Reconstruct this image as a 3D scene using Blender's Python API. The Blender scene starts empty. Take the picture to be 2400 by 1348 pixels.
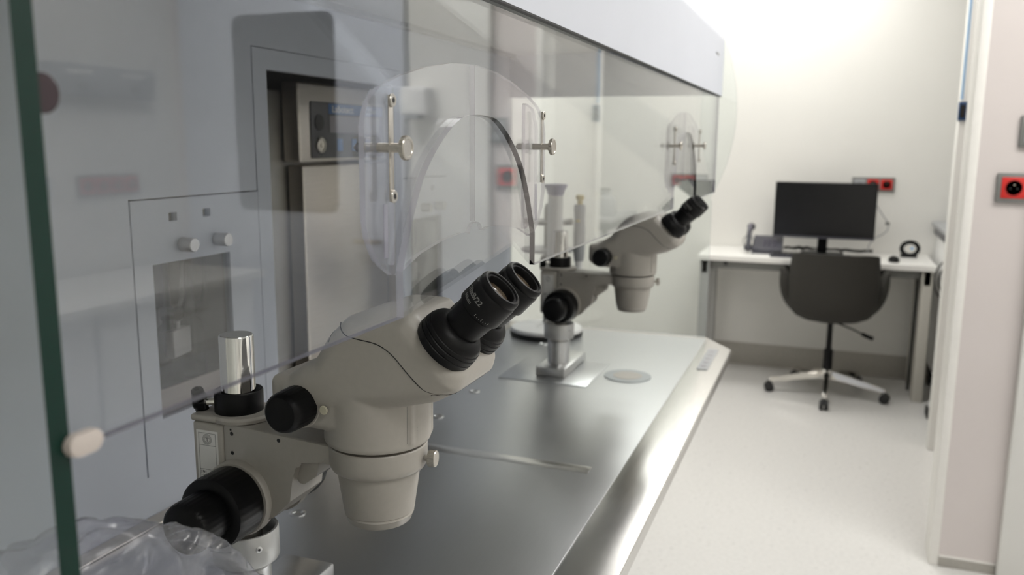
import bpy, bmesh, math, random
from mathutils import Vector, Matrix, noise
random.seed(7)
PI = math.pi
SC = bpy.context.scene
COL = SC.collection

# ------------------------------------------------------------------ camera
CAMZ = 1.42
F_PX, PITCH, YAW, ROLL = 1976.05, .170453, .35758, .0070585
fw = Vector((math.cos(YAW)*math.cos(PITCH), math.sin(YAW)*math.cos(PITCH), -math.sin(PITCH)))
rt = Vector((math.sin(YAW), -math.cos(YAW), 0))
up = rt.cross(fw)
r2 = rt*math.cos(ROLL) + up*math.sin(ROLL)
u2 = r2.cross(fw)
cam = bpy.data.cameras.new('camera')
cam.sensor_width = 36
cam.lens = F_PX/2400*36
cam.clip_start = .02
cam.dof.use_dof = True
cam.dof.focus_distance = .80
cam.dof.aperture_fstop = 6.6
camo = bpy.data.objects.new('camera', cam)
COL.objects.link(camo)
M = Matrix.Identity(4)
for i in range(3):
    M[i][0] = r2[i]; M[i][1] = u2[i]; M[i][2] = -fw[i]
M[2][3] = CAMZ
camo.matrix_world = M
SC.camera = camo

# ------------------------------------------------------------------ world, light, exposure
w = bpy.data.worlds.new('world'); SC.world = w; w.use_nodes = True
w.node_tree.nodes['Background'].inputs[0].default_value = (.8, .86, 1, 1)
w.node_tree.nodes['Background'].inputs[1].default_value = .25
vs = SC.view_settings
vs.view_transform = 'Standard'; vs.look = 'None'; vs.gamma = 1; vs.exposure = 0.0
vs.use_curve_mapping = False
SC.cycles.use_denoising = True
SC.cycles.transparent_max_bounces = 32
SC.cycles.max_bounces = 10
SC.cycles.diffuse_bounces = 5
SC.cycles.glossy_bounces = 5
SC.cycles.caustics_reflective = False
SC.cycles.caustics_refractive = False
# ceiling light panels: x, y, size x, size y, radiance
LAMPS = [(3.9, .35, .6, 1.2, 8.5), (5.0, .35, .6, 1.2, 8.5), (3.6, -1.3, .6, .6, 5), (2.1, -1.05, .6, 1.2, 16), (.0, -1.2, .6, 1.2, 7)]

# ------------------------------------------------------------------ materials
def mat(name, col, rough=.5, metal=0, noise_amt=0, noise_scale=40, spec=.5, bump=0, coat=0, aniso=0, emit=None, nvec=(1, 1, 1), rvar=0):
    m = bpy.data.materials.new(name); m.use_nodes = True
    nt = m.node_tree; b = nt.nodes['Principled BSDF']
    b.inputs['Base Color'].default_value = (*col, 1)
    b.inputs['Roughness'].default_value = rough
    b.inputs['Metallic'].default_value = metal
    b.inputs['Specular IOR Level'].default_value = spec
    b.inputs['Coat Weight'].default_value = coat
    b.inputs['Anisotropic'].default_value = aniso
    if emit:
        b.inputs['Emission Color'].default_value = (*emit[:3], 1)
        b.inputs['Emission Strength'].default_value = emit[3]
    tc = nt.nodes.new('ShaderNodeTexCoord')
    mp = nt.nodes.new('ShaderNodeMapping'); mp.inputs['Scale'].default_value = nvec
    nt.links.new(tc.outputs['Object'], mp.inputs['Vector'])
    n = nt.nodes.new('ShaderNodeTexNoise'); n.inputs['Scale'].default_value = noise_scale
    n.inputs['Detail'].default_value = 4
    nt.links.new(mp.outputs['Vector'], n.inputs['Vector'])
    a = max(noise_amt, .015)
    mr = nt.nodes.new('ShaderNodeMapRange')
    mr.inputs['From Min'].default_value = .3; mr.inputs['From Max'].default_value = .7
    mr.inputs['To Min'].default_value = 1-a; mr.inputs['To Max'].default_value = 1+a
    nt.links.new(n.outputs['Fac'], mr.inputs['Value'])
    mx = nt.nodes.new('ShaderNodeVectorMath'); mx.operation = 'SCALE'
    mx.inputs[0].default_value = col
    nt.links.new(mr.outputs['Result'], mx.inputs['Scale'])
    nt.links.new(mx.outputs['Vector'], b.inputs['Base Color'])
    if rvar:
        r = nt.nodes.new('ShaderNodeMapRange')
        r.inputs['From Min'].default_value = .3; r.inputs['From Max'].default_value = .7
        r.inputs['To Min'].default_value = rough-rvar; r.inputs['To Max'].default_value = rough+rvar
        nt.links.new(n.outputs['Fac'], r.inputs['Value'])
        nt.links.new(r.outputs['Result'], b.inputs['Roughness'])
    if bump:
        bp = nt.nodes.new('ShaderNodeBump'); bp.inputs['Strength'].default_value = bump
        bp.inputs['Distance'].default_value = .001
        nt.links.new(n.outputs['Fac'], bp.inputs['Height'])
        nt.links.new(bp.outputs['Normal'], b.inputs['Normal'])
    return m

def glass(name, tint=(1, 1, 1), ior=1.5, gloss_rough=.0, haze=0, haze_col=(.9, .9, .95), bump=0, bscale=30):
    """pane: see-through with a Fresnel reflection; haze mixes in a little diffuse"""
    m = bpy.data.materials.new(name); m.use_nodes = True
    nt = m.node_tree; nt.nodes.clear()
    out = nt.nodes.new('ShaderNodeOutputMaterial')
    tr = nt.nodes.new('ShaderNodeBsdfTransparent'); tr.inputs[0].default_value = (*tint, 1)
    gl = nt.nodes.new('ShaderNodeBsdfGlossy'); gl.inputs['Roughness'].default_value = gloss_rough
    gl.inputs[0].default_value = (1, 1, 1, 1)
    fr = nt.nodes.new('ShaderNodeFresnel')
    ge = nt.nodes.new('ShaderNodeNewGeometry')
    mr = nt.nodes.new('ShaderNodeMapRange')
    mr.inputs['To Min'].default_value = ior; mr.inputs['To Max'].default_value = 1/ior
    nt.links.new(ge.outputs['Backfacing'], mr.inputs['Value'])
    nt.links.new(mr.outputs['Result'], fr.inputs['IOR'])
    mix = nt.nodes.new('ShaderNodeMixShader')
    nt.links.new(fr.outputs[0], mix.inputs[0])
    src = tr.outputs[0]
    if haze:
        df = nt.nodes.new('ShaderNodeBsdfDiffuse'); df.inputs[0].default_value = (*haze_col, 1)
        ts = nt.nodes.new('ShaderNodeBsdfTranslucent'); ts.inputs[0].default_value = (*haze_col, 1)
        ad = nt.nodes.new('ShaderNodeMixShader'); ad.inputs[0].default_value = .5
        nt.links.new(df.outputs[0], ad.inputs[1]); nt.links.new(ts.outputs[0], ad.inputs[2])
        hm = nt.nodes.new('ShaderNodeMixShader')
        hm.inputs[0].default_value = haze
        if bump:
            tc = nt.nodes.new('ShaderNodeTexCoord')
            n = nt.nodes.new('ShaderNodeTexNoise'); n.inputs['Scale'].default_value = bscale
            n.inputs['Detail'].default_value = 6; n.inputs['Distortion'].default_value = 1.5
            nt.links.new(tc.outputs['Object'], n.inputs['Vector'])
            r = nt.nodes.new('ShaderNodeMapRange')
            r.inputs['From Min'].default_value = .35; r.inputs['From Max'].default_value = .7
            r.inputs['To Min'].default_value = haze*.5; r.inputs['To Max'].default_value = haze*1.8
            nt.links.new(n.outputs['Fac'], r.inputs['Value']); nt.links.new(r.outputs['Result'], hm.inputs[0])
            bp = nt.nodes.new('ShaderNodeBump'); bp.inputs['Strength'].default_value = bump
            bp.inputs['Distance'].default_value = .002
            nt.links.new(n.outputs['Fac'], bp.inputs['Height'])
            nt.links.new(bp.outputs[0], gl.inputs['Normal']); nt.links.new(bp.outputs[0], fr.inputs['Normal'])
        nt.links.new(src, hm.inputs[1]); nt.links.new(ad.outputs[0], hm.inputs[2])
        src = hm.outputs[0]
    nt.links.new(src, mix.inputs[1]); nt.links.new(gl.outputs[0], mix.inputs[2])
    nt.links.new(mix.outputs[0], out.inputs[0])
    return m

MT = dict(
    wall=mat('wall_paint', (.80, .79, .755), .6, noise_scale=3, noise_amt=.01, bump=.02),
    wall_pink=mat('divider_paint', (.66, .605, .585), .55, noise_scale=3),
    trim=mat('trim_white', (.84, .82, .78), .45),
    ceil=mat('ceiling_white', (.85, .85, .84), .7),
    floor=mat('vinyl_floor', (.70, .69, .67), .32, noise_amt=.045, noise_scale=60, bump=.05, rvar=.05),
    skirt=mat('skirting_vinyl', (.42, .40, .36), .45, noise_amt=.05, noise_scale=60),
    lamp=mat('lamp_diffuser', (1, 1, 1), .5),
    steel=mat('brushed_steel', (.58, .59, .60), .34, 1, noise_amt=.015, noise_scale=120, nvec=(.15, 6, 1), rvar=.012),
    steel_edge=mat('steel_border', (.66, .65, .63), .24, 1, noise_amt=.03, noise_scale=40, nvec=(1, 25, 1), rvar=.03),
    chamber_grey=mat('chamber_grey', (.36, .345, .335), .45, .3),
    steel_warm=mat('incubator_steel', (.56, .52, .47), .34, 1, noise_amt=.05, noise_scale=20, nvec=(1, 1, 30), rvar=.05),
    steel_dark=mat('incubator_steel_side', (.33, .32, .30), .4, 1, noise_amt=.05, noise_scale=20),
    chrome=mat('chrome', (.78, .76, .72), .07, 1),
    nickel=mat('satin_nickel', (.55, .52, .47), .28, 1, noise_amt=.05, noise_scale=400),
    alu=mat('machined_aluminium', (.62, .62, .62), .3, 1, noise_amt=.03, noise_scale=200),
    alu_soft=mat('anodised_aluminium', (.58, .58, .57), .45, .6),
    blue_white=mat('powder_coat_blue_white', (.64, .675, .76), .38, noise_scale=8),
    canopy=mat('canopy_coat', (.66, .685, .76), .4, noise_scale=5),
    filter=mat('filter_grille', (.66, .655, .62), .6),
    seam=mat('seam_dark', (.06, .08, .11), .5),
    dark=mat('dark_rubber', (.012, .012, .013), .5),
    black=mat('black_plastic', (.004, .004, .0045), .36, spec=.2, noise_amt=.1, noise_scale=300),
    black_soft=mat('black_matt_plastic', (.006, .006, .0065), .40, spec=.2, noise_amt=.1, noise_scale=300, bump=.03),
    cream=mat('instrument_cream', (.43, .405, .365), .42, noise_amt=.02, noise_scale=150, bump=.03, coat=.1),
    cream_dot=mat('cream_plug', (.60, .57, .44), .4),
    lens=mat('lens_coating', (.085, .065, .045), .12, 0, spec=.6),
    white=mat('white_plastic', (.78, .78, .77), .4),
    paper=mat('label_paper', (.80, .79, .77), .5),
    ink=mat('label_ink', (.02, .02, .025), .5),
    print_white=mat('print_white', (.75, .75, .72), .5),
    print_grey=mat('print_grey', (.22, .22, .21), .5),
    cyan=mat('panel_blue', (.05, .13, .32), .4),
    button=mat('button_blue', (.10, .24, .55), .4),
    panel_dark=mat('panel_charcoal', (.07, .07, .08), .4),
    display=mat('display_grey', (.27, .25, .28), .3),
    red=mat('socket_red', (.62, .025, .02), .35),
    red_dark=mat('socket_red_well', (.28, .012, .012), .4),
    grey=mat('grey_plastic', (.20, .20, .19), .45),
    grey_mid=mat('mid_grey_plastic', (.36, .37, .38), .4),
    desk=mat('desk_laminate', (.86, .85, .82), .35),
    desk_leg=mat('desk_leg_coat', (.50, .48, .43), .45),
    desk_leg_grey=mat('desk_leg_grey', (.36, .36, .35), .4),
    fabric=mat('chair_fabric', (.028, .026, .022), .85, noise_amt=.15, noise_scale=500, bump=.1),
    screen=mat('screen_off', (.006, .006, .007), .16),
    phone=mat('phone_plastic', (.06, .06, .075), .35),
    phone_light=mat('phone_grey', (.16, .15, .19), .3),
    purple=mat('purple_plastic', (.20, .20, .36), .4),
    yellow=mat('yellow_plastic', (.55, .42, .05), .4),
    clip=mat('clip_beige', (.56, .50, .46), .35),
    blue_tape=mat('blue_film', (.30, .52, .78), .4),
    blue_dark=mat('blue_sensor', (.015, .06, .16), .4),
    edge_green=mat('glass_edge_green', (.003, .026, .018), .3, spec=.3),
    edge_pale=mat('glass_edge_pale', (.36, .39, .40), .35),
    knob_brown=mat('standoff_brown', (.055, .04, .045), .35, .6),
    pane_sash=glass('sash_glass', (.972, .978, .98), 1.5),
    pane_side=glass('side_glass', (.955, .975, .97), 1.5),
    pane_win=glass('window_glass', (.86, .86, .87), 1.5),
    acrylic=glass('acrylic', (.975, .97, .975), 1.49, haze=.03, haze_col=(.8, .8, .84)),
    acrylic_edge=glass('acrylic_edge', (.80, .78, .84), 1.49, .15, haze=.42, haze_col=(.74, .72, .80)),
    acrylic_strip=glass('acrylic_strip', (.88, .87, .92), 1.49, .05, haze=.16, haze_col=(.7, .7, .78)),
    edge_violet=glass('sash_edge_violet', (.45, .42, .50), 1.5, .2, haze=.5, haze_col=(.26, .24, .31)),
    edge_dark_reflection=mat('sash_edge_dark_reflection', (.006, .005, .008), .5, spec=.08),  # dark internal reflection of the cut edge, painted as colour
    flask=glass('flask_glass', (.84, .85, .86), 1.6, haze=.20, haze_col=(.95, .95, .96)),
    water=glass('water', (.85, .87, .88), 1.33),
    film=glass('plastic_film', (.84, .84, .88), 1.45, .18, haze=.12, haze_col=(.72, .73, .78), bump=1.0, bscale=22),
)
for nm, e in (('lamp', 1),):
    b = MT[nm].node_tree.nodes['Principled BSDF']
def lamp_mat(strength, col=(1, .985, .95)):
    m = bpy.data.materials.new('lamp_light'); m.use_nodes = True
    nt = m.node_tree; nt.nodes.clear()
    o = nt.nodes.new('ShaderNodeOutputMaterial'); e = nt.nodes.new('ShaderNodeEmission')
    e.inputs[0].default_value = (*col, 1); e.inputs[1].default_value = strength
    nt.links.new(e.outputs[0], o.inputs[0])
    return m

# ------------------------------------------------------------------ object helpers
def tag(o, label=None, cat=None, group=None, kind=None):
    if label: o['label'] = label
    if cat: o['category'] = cat
    if group: o['group'] = group
    if kind: o['kind'] = kind
    return o

def thing(name, label, cat, loc=(0, 0, 0), rotz=0, group=None):
    o = bpy.data.objects.new(name, None); COL.objects.link(o)
    o.location = loc; o.rotation_euler = (0, 0, rotz); o.empty_display_size = .05
    return tag(o, label, cat, group)

def obj(name, bm, mats, parent=None, smooth=35, recalc=True):
    """link a bmesh as one object; coordinates are local to parent"""
    if recalc: bmesh.ops.recalc_face_normals(bm, faces=bm.faces)
    me = bpy.data.meshes.new(name); bm.to_mesh(me); bm.free()
    if not isinstance(mats, (list, tuple)): mats = [mats]
    for m in mats: me.materials.append(MT[m] if isinstance(m, str) else m)
    o = bpy.data.objects.new(name, me); COL.objects.link(o)
    if parent: o.parent = parent
    if smooth:
        for p in me.polygons: p.use_smooth = True
        me.set_sharp_from_angle(angle=math.radians(smooth))
    return o

def struct(name, bm, mats, parent=None, smooth=30):
    o = obj(name, bm, mats, parent, smooth)
    if not parent: o['kind'] = 'structure'
    return o

def nb(): return bmesh.new()

def box(bm, x0, x1, y0, y1, z0, z1, bev=0, seg=2, mi=0, rot=None, cen=None):
    r = bmesh.ops.create_cube(bm, size=1)
    vs_ = r['verts']
    for v in vs_:
        v.co = Vector((x0+(v.co.x+.5)*(x1-x0), y0+(v.co.y+.5)*(y1-y0), z0+(v.co.z+.5)*(z1-z0)))
    fs = list({f for v in vs_ for f in v.link_faces})
    for f in fs: f.material_index = mi
    if bev:
        es = list({e for v in vs_ for e in v.link_edges})
        rr = bmesh.ops.bevel(bm, geom=es, offset=bev, segments=seg, affect='EDGES', profile=.5)
        for f in rr['faces']: f.material_index = mi
        vs_ = list(set(vs_) & set(bm.verts) | {v for f in rr['faces'] for v in f.verts})
        vs_ = [v for v in vs_ if v.is_valid]
    if rot is not None:
        bmesh.ops.rotate(bm, verts=vs_, cent=cen or ((x0+x1)/2, (y0+y1)/2, (z0+z1)/2), matrix=rot)
    return vs_

def frame_to(axis, origin):
    z = Vector(axis).normalized()
    a = Vector((0, 0, 1)) if abs(z.z) < .9 else Vector((1, 0, 0))
    x = a.cross(z).normalized(); y = z.cross(x)
    m = Matrix.Identity(4)
    for i in range(3): m[i][0] = x[i]; m[i][1] = y[i]; m[i][2] = z[i]; m[i][3] = origin[i]
    return m

def lathe(bm, prof, origin=(0, 0, 0), axis=(0, 0, 1), seg=32, mi=0, ribs=None, caps=True):
    """prof: list of (r, t); ribs=(count, depth, t0, t1) modulates the radius between t0 and t1"""
    mx = frame_to(axis, origin); rings = []
    for r, t in prof:
        ring = []
        for k in range(seg):
            a = 2*PI*k/seg; rr = r
            if ribs and ribs[2] <= t <= ribs[3]:
                rr = r-ribs[1]*(1 if (k*ribs[0]//seg*seg//ribs[0]) == k or ((k*ribs[0]) % seg) < ribs[0] else 0)
            ring.append(bm.verts.new(mx @ Vector((rr*math.cos(a), rr*math.sin(a), t))))
        rings.append(ring)
    for a, b in zip(rings[:-1], rings[1:]):
        for k in range(seg):
            f = bm.faces.new((a[k], a[(k+1) % seg], b[(k+1) % seg], b[k])); f.material_index = mi
    if caps:
        for ring in (rings[0], rings[-1]):
            f = bm.faces.new(ring); f.material_index = mi
    return rings

def cyl(bm, r, p0, p1, seg=24, mi=0, bev=0):
    p0 = Vector(p0); p1 = Vector(p1); L = (p1-p0).length
    pr = [(r, 0), (r, L)] if not bev else [(r-bev, 0), (r-bev*.3, bev*.3), (r, bev), (r, L-bev), (r-bev*.3, L-bev*.3), (r-bev, L)]
    lathe(bm, pr, p0, p1-p0, seg, mi)

def tube(bm, pts, r, seg=8, mi=0, closed=False):
    pts = [Vector(p) for p in pts]; rings = []
    n = len(pts); prev = None
    for i, p in enumerate(pts):
        t = (pts[(i+1) % n]-pts[i-1]) if closed else (pts[min(i+1, n-1)]-pts[max(i-1, 0)])
        t.normalize()
        if prev is None:
            a = Vector((0, 0, 1)) if abs(t.z) < .9 else Vector((1, 0, 0))
            x = a.cross(t).normalized()
        else:
            x = (prev-t*prev.dot(t)).normalized()
        prev = x; y = t.cross(x)
        rings.append([bm.verts.new(p+(x*math.cos(2*PI*k/seg)+y*math.sin(2*PI*k/seg))*r) for k in range(seg)])
    m = n if closed else n-1
    for i in range(m):
        a, b = rings[i], rings[(i+1) % n]
        for k in range(seg):
            f = bm.faces.new((a[k], a[(k+1) % seg], b[(k+1) % seg], b[k])); f.material_index = mi
    if not closed:
        for ring in (rings[0], rings[-1]):
            bm.faces.new(ring).material_index = mi

def rpoly(pts, n=6):
    """polygon (u, v, radius) with rounded corners -> list of (u, v)"""
    out = []; N = len(pts)
    for i in range(N):
        p = Vector(pts[i][:2]); r = pts[i][2] if len(pts[i]) > 2 else 0
        a = Vector(pts[i-1][:2]); b = Vector(pts[(i+1) % N][:2])
        if r <= 0: out.append((p.x, p.y)); continue
        da = (a-p); db = (b-p); la, lb = da.length, db.length; da.normalize(); db.normalize()
        ang = da.angle(db)
        if ang > PI-.02: out.append((p.x, p.y)); continue
        d = min(r/math.tan(ang/2), la*.49, lb*.49)
        s, e = p+da*d, p+db*d
        for k in range(n+1):
            t = k/n
            q = s*(1-t)**2+p*2*t*(1-t)+e*t*t
            out.append((q.x, q.y))
    return out

def prism(bm, poly, ax, a0, a1, mi=0, mi_side=None, bev=0):
    """extrude a 2D polygon along axis 'x','y' or 'z' from a0 to a1"""
    def P(u, v, a):
        return (a, u, v) if ax == 'x' else (u, a, v) if ax == 'y' else (u, v, a)
    A = [bm.verts.new(P(u, v, a0)) for u, v in poly]; B = [bm.verts.new(P(u, v, a1)) for u, v in poly]
    n = len(poly)
    f1 = bm.faces.new(A); f2 = bm.faces.new(B); f1.material_index = f2.material_index = mi
    sides = []
    for i in range(n):
        f = bm.faces.new((A[i], A[(i+1) % n], B[(i+1) % n], B[i]))
        if callable(mi_side):
            f.material_index = mi_side((Vector(poly[i])+Vector(poly[(i+1) % n]))/2, Vector(poly[(i+1) % n])-Vector(poly[i]))
        else: f.material_index = mi if mi_side is None else mi_side
        sides.append(f)
    if bev:
        es = list(f1.edges)+list(f2.edges)
        bmesh.ops.bevel(bm, geom=es, offset=bev, segments=2, affect='EDGES', profile=.5)

def round_extrude(bm, prof, w, r, nseg=6, cx=0, mi=0):
    """closed (y, z) profile extruded along x to half-width w with rounded rims of radius r"""
    n = len(prof)
    area = sum(prof[i][0]*prof[(i+1) % n][1]-prof[(i+1) % n][0]*prof[i][1] for i in range(n))
    s = 1 if area > 0 else -1
    nor = []
    for i in range(n):
        a = Vector(prof[i-1]); b = Vector(prof[(i+1) % n]); t = (b-a).normalized()
        nor.append(Vector((-t.y, t.x))*s)
    layers = [(-w+r*(1-math.cos(th)) if False else -w+r*(1-math.sin(th)), r*(1-math.cos(th))) for th in [PI/2*k/nseg for k in range(nseg, -1, -1)]]
    # layers from the outside (inset r) to the full profile
    lay = [(-w+r*(1-math.cos(a)), r*(1-math.sin(a))) for a in [PI/2*k/nseg for k in range(nseg+1)]]
    lay = lay+[(-x, d) for x, d in reversed(lay)]
    rings = []
    for x, d in lay:
        rings.append([bm.verts.new((cx+x, prof[i][0]+nor[i].x*d, prof[i][1]+nor[i].y*d)) for i in range(n)])
    for a, b in zip(rings[:-1], rings[1:]):
        for k in range(n):
            bm.faces.new((a[k], a[(k+1) % n], b[(k+1) % n], b[k])).material_index = mi
    bm.faces.new(rings[0]); bm.faces.new(rings[-1])

def holed_plate(bm, xs, zs, holes, y0, y1, mi=0):
    """plate in the xz plane on grid lines xs, zs; holes = list of (x0,x1,z0,z1)"""
    def solid(i, j):
        if not (0 <= i < len(xs)-1 and 0 <= j < len(zs)-1): return False
        cx, cz = (xs[i]+xs[i+1])/2, (zs[j]+zs[j+1])/2
        return not any(h[0] < cx < h[1] and h[2] < cz < h[3] for h in holes)
    V = {}
    def v(i, j, y):
        k = (i, j, y)
        if k not in V: V[k] = bm.verts.new((xs[i], y, zs[j]))
        return V[k]
    for i in range(len(xs)-1):
        for j in range(len(zs)-1):
            if not solid(i, j): continue
            c = [(i, j), (i+1, j), (i+1, j+1), (i, j+1)]
            bm.faces.new([v(*q, y0) for q in c]).material_index = mi
            bm.faces.new([v(*q, y1) for q in reversed(c)]).material_index = mi
            for (di, dj), (a, b) in zip(((0, -1), (1, 0), (0, 1), (-1, 0)), ((0, 1), (1, 2), (2, 3), (3, 0))):
                if not solid(i+di, j+dj):
                    bm.faces.new((v(*c[a], y0), v(*c[b], y0), v(*c[b], y1), v(*c[a], y1))).material_index = mi

def evaluated(o, name=None):
    """bake modifiers of o into a new mesh on the same object"""
    dg = bpy.context.evaluated_depsgraph_get(); dg.update()
    me = bpy.data.meshes.new_from_object(o.evaluated_get(dg))
    old = o.data; o.modifiers.clear(); o.data = me
    bpy.data.meshes.remove(old)
    return o

def text_mesh(body, size, depth=.0001, font_scale_x=1, align='CENTER', bold=0):
    cu = bpy.data.curves.new('lettering', 'FONT'); cu.body = body; cu.size = size
    cu.extrude = depth; cu.align_x = align; cu.align_y = 'CENTER'; cu.offset = bold
    cu.space_character = 1.05
    o = bpy.data.objects.new('lettering', cu); COL.objects.link(o)
    dg = bpy.context.evaluated_depsgraph_get(); dg.update()
    me = bpy.data.meshes.new_from_object(o.evaluated_get(dg))
    bpy.data.objects.remove(o); bpy.data.curves.remove(cu)
    for v in me.vertices: v.co.x *= font_scale_x
    return me

def text_on(name, body, size, matname, parent, mx, scale_x=1, align='CENTER', bold=0, wrap=None):
    """flat lettering placed by matrix mx (x right, y up, z out), or wrapped on a cylinder of radius wrap around local y"""
    me = text_mesh(body, size, .00012, scale_x, align, bold)
    if wrap:
        bm = bmesh.new(); bm.from_mesh(me)
        bmesh.ops.subdivide_edges(bm, edges=[e for e in bm.edges if e.calc_length() > size*.2], cuts=2)
        bm.to_mesh(me); bm.free()
        for v in me.vertices:
            a = v.co.x/wrap; R = wrap+v.co.z
            v.co = Vector((R*math.sin(a), v.co.y, R*math.cos(a)))
    me.transform(mx)
    me.materials.clear(); me.materials.append(MT[matname])
    o = bpy.data.objects.new(name, me); COL.objects.link(o); o.parent = parent
    return o

def mx_from(x, y, z, o):
    m = Matrix.Identity(4)
    for i in range(3): m[i][0] = x[i]; m[i][1] = y[i]; m[i][2] = z[i]; m[i][3] = o[i]
    return m

def copy_tree(o, parent=None):
    c = o.copy(); COL.objects.link(c); c.parent = parent
    for ch in list(o.children): copy_tree(ch, c)
    return c

# ------------------------------------------------------------------ key dimensions (metres)
T = .86                       # worktop height
YS = .304                     # front face of the sash
YB = .922                     # inner back wall of the workstation
X0, X1 = .2525, 2.45          # ends of the workstation
NC = (.729, 1.933)            # centres of the two sash openings
SASH_Z = 1.285
ROOM = (-1.3, 5.55, -2.1, 1.5, 2.75)

# ------------------------------------------------------------------ room shell
rx0, rx1, ry0, ry1, rz = ROOM
b = nb(); box(b, rx0-.1, rx1+.1, ry0-.1, ry1+.1, -.1, 0); struct('floor', b, 'floor')
b = nb(); box(b, rx0-.1, rx1+.1, ry0-.1, ry1+.1, rz, rz+.1); struct('ceiling', b, 'ceil')
b = nb(); box(b, rx1, rx1+.1, ry0-.1, ry1+.1, 0, rz); struct('wall_back', b, 'wall')
b = nb(); box(b, rx0-.1, rx0, ry0-.1, ry1+.1, 0, rz); struct('wall_front', b, 'wall')
b = nb(); box(b, rx0, rx1, ry1, ry1+.1, 0, rz); struct('wall_left', b, 'wall')
b = nb(); box(b, rx0, rx1, ry0-.1, ry0, 0, rz); struct('wall_right', b, 'wall')
b = nb(); box(b, rx1-.004, rx1, ry0, ry1, 0, .145, .002); struct('baseboard_back', b, 'skirt')
b = nb(); box(b, 3.15, rx1, ry1-.004, ry1, 0, .145, .002); struct('baseboard_left', b, 'skirt')
# dividing wall with the white end post
XJ = 3.032
b = nb(); box(b, XJ, XJ+.12, ry0, -.432, 0, rz, 0); struct('wall_divider', b, 'wall_pink')
b = nb(); box(b, XJ-.002, XJ+.135, -.432, -.404, 0, rz, .002); struct('trim_1', b, 'trim')
b = nb(); box(b, XJ-.004, XJ, -.604, -.432, 0, .035, .001); struct('baseboard_divider', b, 'skirt')
b = nb(); box(b, XJ-.006, XJ, -.604, -.432, .035, .042, .001); struct('trim_2', b, 'trim')
b = nb(); box(b, XJ-.035, XJ, -.96, -.604, 0, rz, .003); struct('trim_3', b, 'wall')
# second partition further back, with its white end
b = nb(); box(b, 4.25, 4.33, ry0, -.515, 0, rz, .002); struct('wall_partition', b, 'wall')
# door in the dividing wall, window with rounded corners (shows only in the glass)
d = struct('door_1', nb(), 'trim')
b = nb(); box(b, XJ-.03, XJ, -2.04, -.965, 0, 2.3, .003); dl = obj('door_leaf', b, 'blue_white', d)
b = nb(); box(b, XJ-.0365, XJ-.03, -.953, -.940, 0, 2.4); obj('door_seal', b, 'seam', d)
b = nb(); prism(b, rpoly([(-1.76, 1.13, .05), (-1.27, 1.13, .05), (-1.27, 1.93, .05), (-1.76, 1.93, .05)]), 'x', XJ-.036, XJ-.028)
obj('door_window', b, 'screen', d)
b = nb(); cyl(b, .01, (XJ-.07, -1.07, 1.02), (XJ-.07, -1.18, 1.02)); cyl(b, .009, (XJ-.07, -1.07, 1.02), (XJ-.02, -1.07, 1.02)); obj('door_handle', b, 'nickel', d)

# ceiling lights
for k, (x, y, sx, sy, st) in enumerate(LAMPS):
    place = ('over the desk alcove nearer the workstation', 'over the desk and chair', 'behind the dividing wall', 'over the aisle beside the workstation', 'over the aisle at the near end')[k]
    t = thing('ceiling_light', 'flat white light panel in the ceiling ' + place, 'ceiling light', (x, y, rz))
    b = nb(); holed_plate(b, [-sx/2-.02, -sx/2, sx/2, sx/2+.02], [-sy/2-.02, -sy/2, sy/2, sy/2+.02], [(-sx/2, sx/2, -sy/2, sy/2)], -.012, 0)
    bmesh.ops.rotate(b, verts=b.verts, cent=(0, 0, 0), matrix=Matrix.Rotation(PI/2, 3, 'X'))
    bmesh.ops.translate(b, verts=b.verts, vec=(0, 0, -.012 if min(v.co.z for v in b.verts) > -.001 else 0))
    obj('lamp_frame', b, 'trim', t)
    b = nb(); box(b, -sx/2, sx/2, -sy/2, sy/2, -.010, -.002); obj('diffuser', b, lamp_mat(st), t)

# ------------------------------------------------------------------ workstation
ws = thing('laminar_workstation', 'long steel topped laminar flow workstation with pale blue hood and glass sash', 'workstation', ((X0+X1)/2, .6, 0))
def wpart(name, bm, mats, parent=None, smooth=30):
    if parent is None: parent = ws
    wl = Vector(ws.location)
    bmesh.ops.translate(bm, verts=bm.verts, vec=-wl)
    return obj(name, bm, mats, parent, smooth)
# worktop
YF, YI = .224, .307
b = nb()
out = [(X0, YF), (2.329, YF), (X1+.012, YI), (X1+.012, YB+.02), (X0, YB+.02)]
prism(b, out, 'z', T-.022, T-.0015, 0, 0)
wt = wpart('worktop', b, 'steel_edge')
b = nb(); prism(b, [(X0+.02, YI), (X1-.01, YI), (X1-.01, YB-.004), (X0+.02, YB-.004)], 'z', T-.004, T, bev=.0012)
wpart('worktop_panel', b, 'steel', wt)
b = nb()
# front border: flat rim just proud of the panel
prism(b, [(X0, YF+.001), (2.328, YF+.001), (2.449, YI-.0015), (X0, YI-.0015)], 'z', T-.002, T+.0016, bev=.0012)
wpart('worktop_border', b, 'steel_edge', wt)
b = nb(); prism(b, [(1.332, T), (1.364, T), (1.353, T+.0012), (1.343, T+.0012)], 'y', YI+.05, YB-.006)  # low polished ridge added to catch light as the bright worktop streak
wpart('joint_strip', b, 'steel_edge', wt)
b = nb(); box(b, X0+.02, X1-.01, YB-.03, YB-.003, T, T+.004, .0015)
wpart('rear_strip', b, 'steel_warm', wt)
for x in (1.018, 1.514, 1.706, .55, 2.2):
    b = nb(); lathe(b, [(.0125, 0), (.0125, .0012), (.009, .0022), (.006, .0010), (.0055, .0004)], (x, .727, T), seg=20)
    wpart('screw_cap', b, 'alu', wt)
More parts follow.
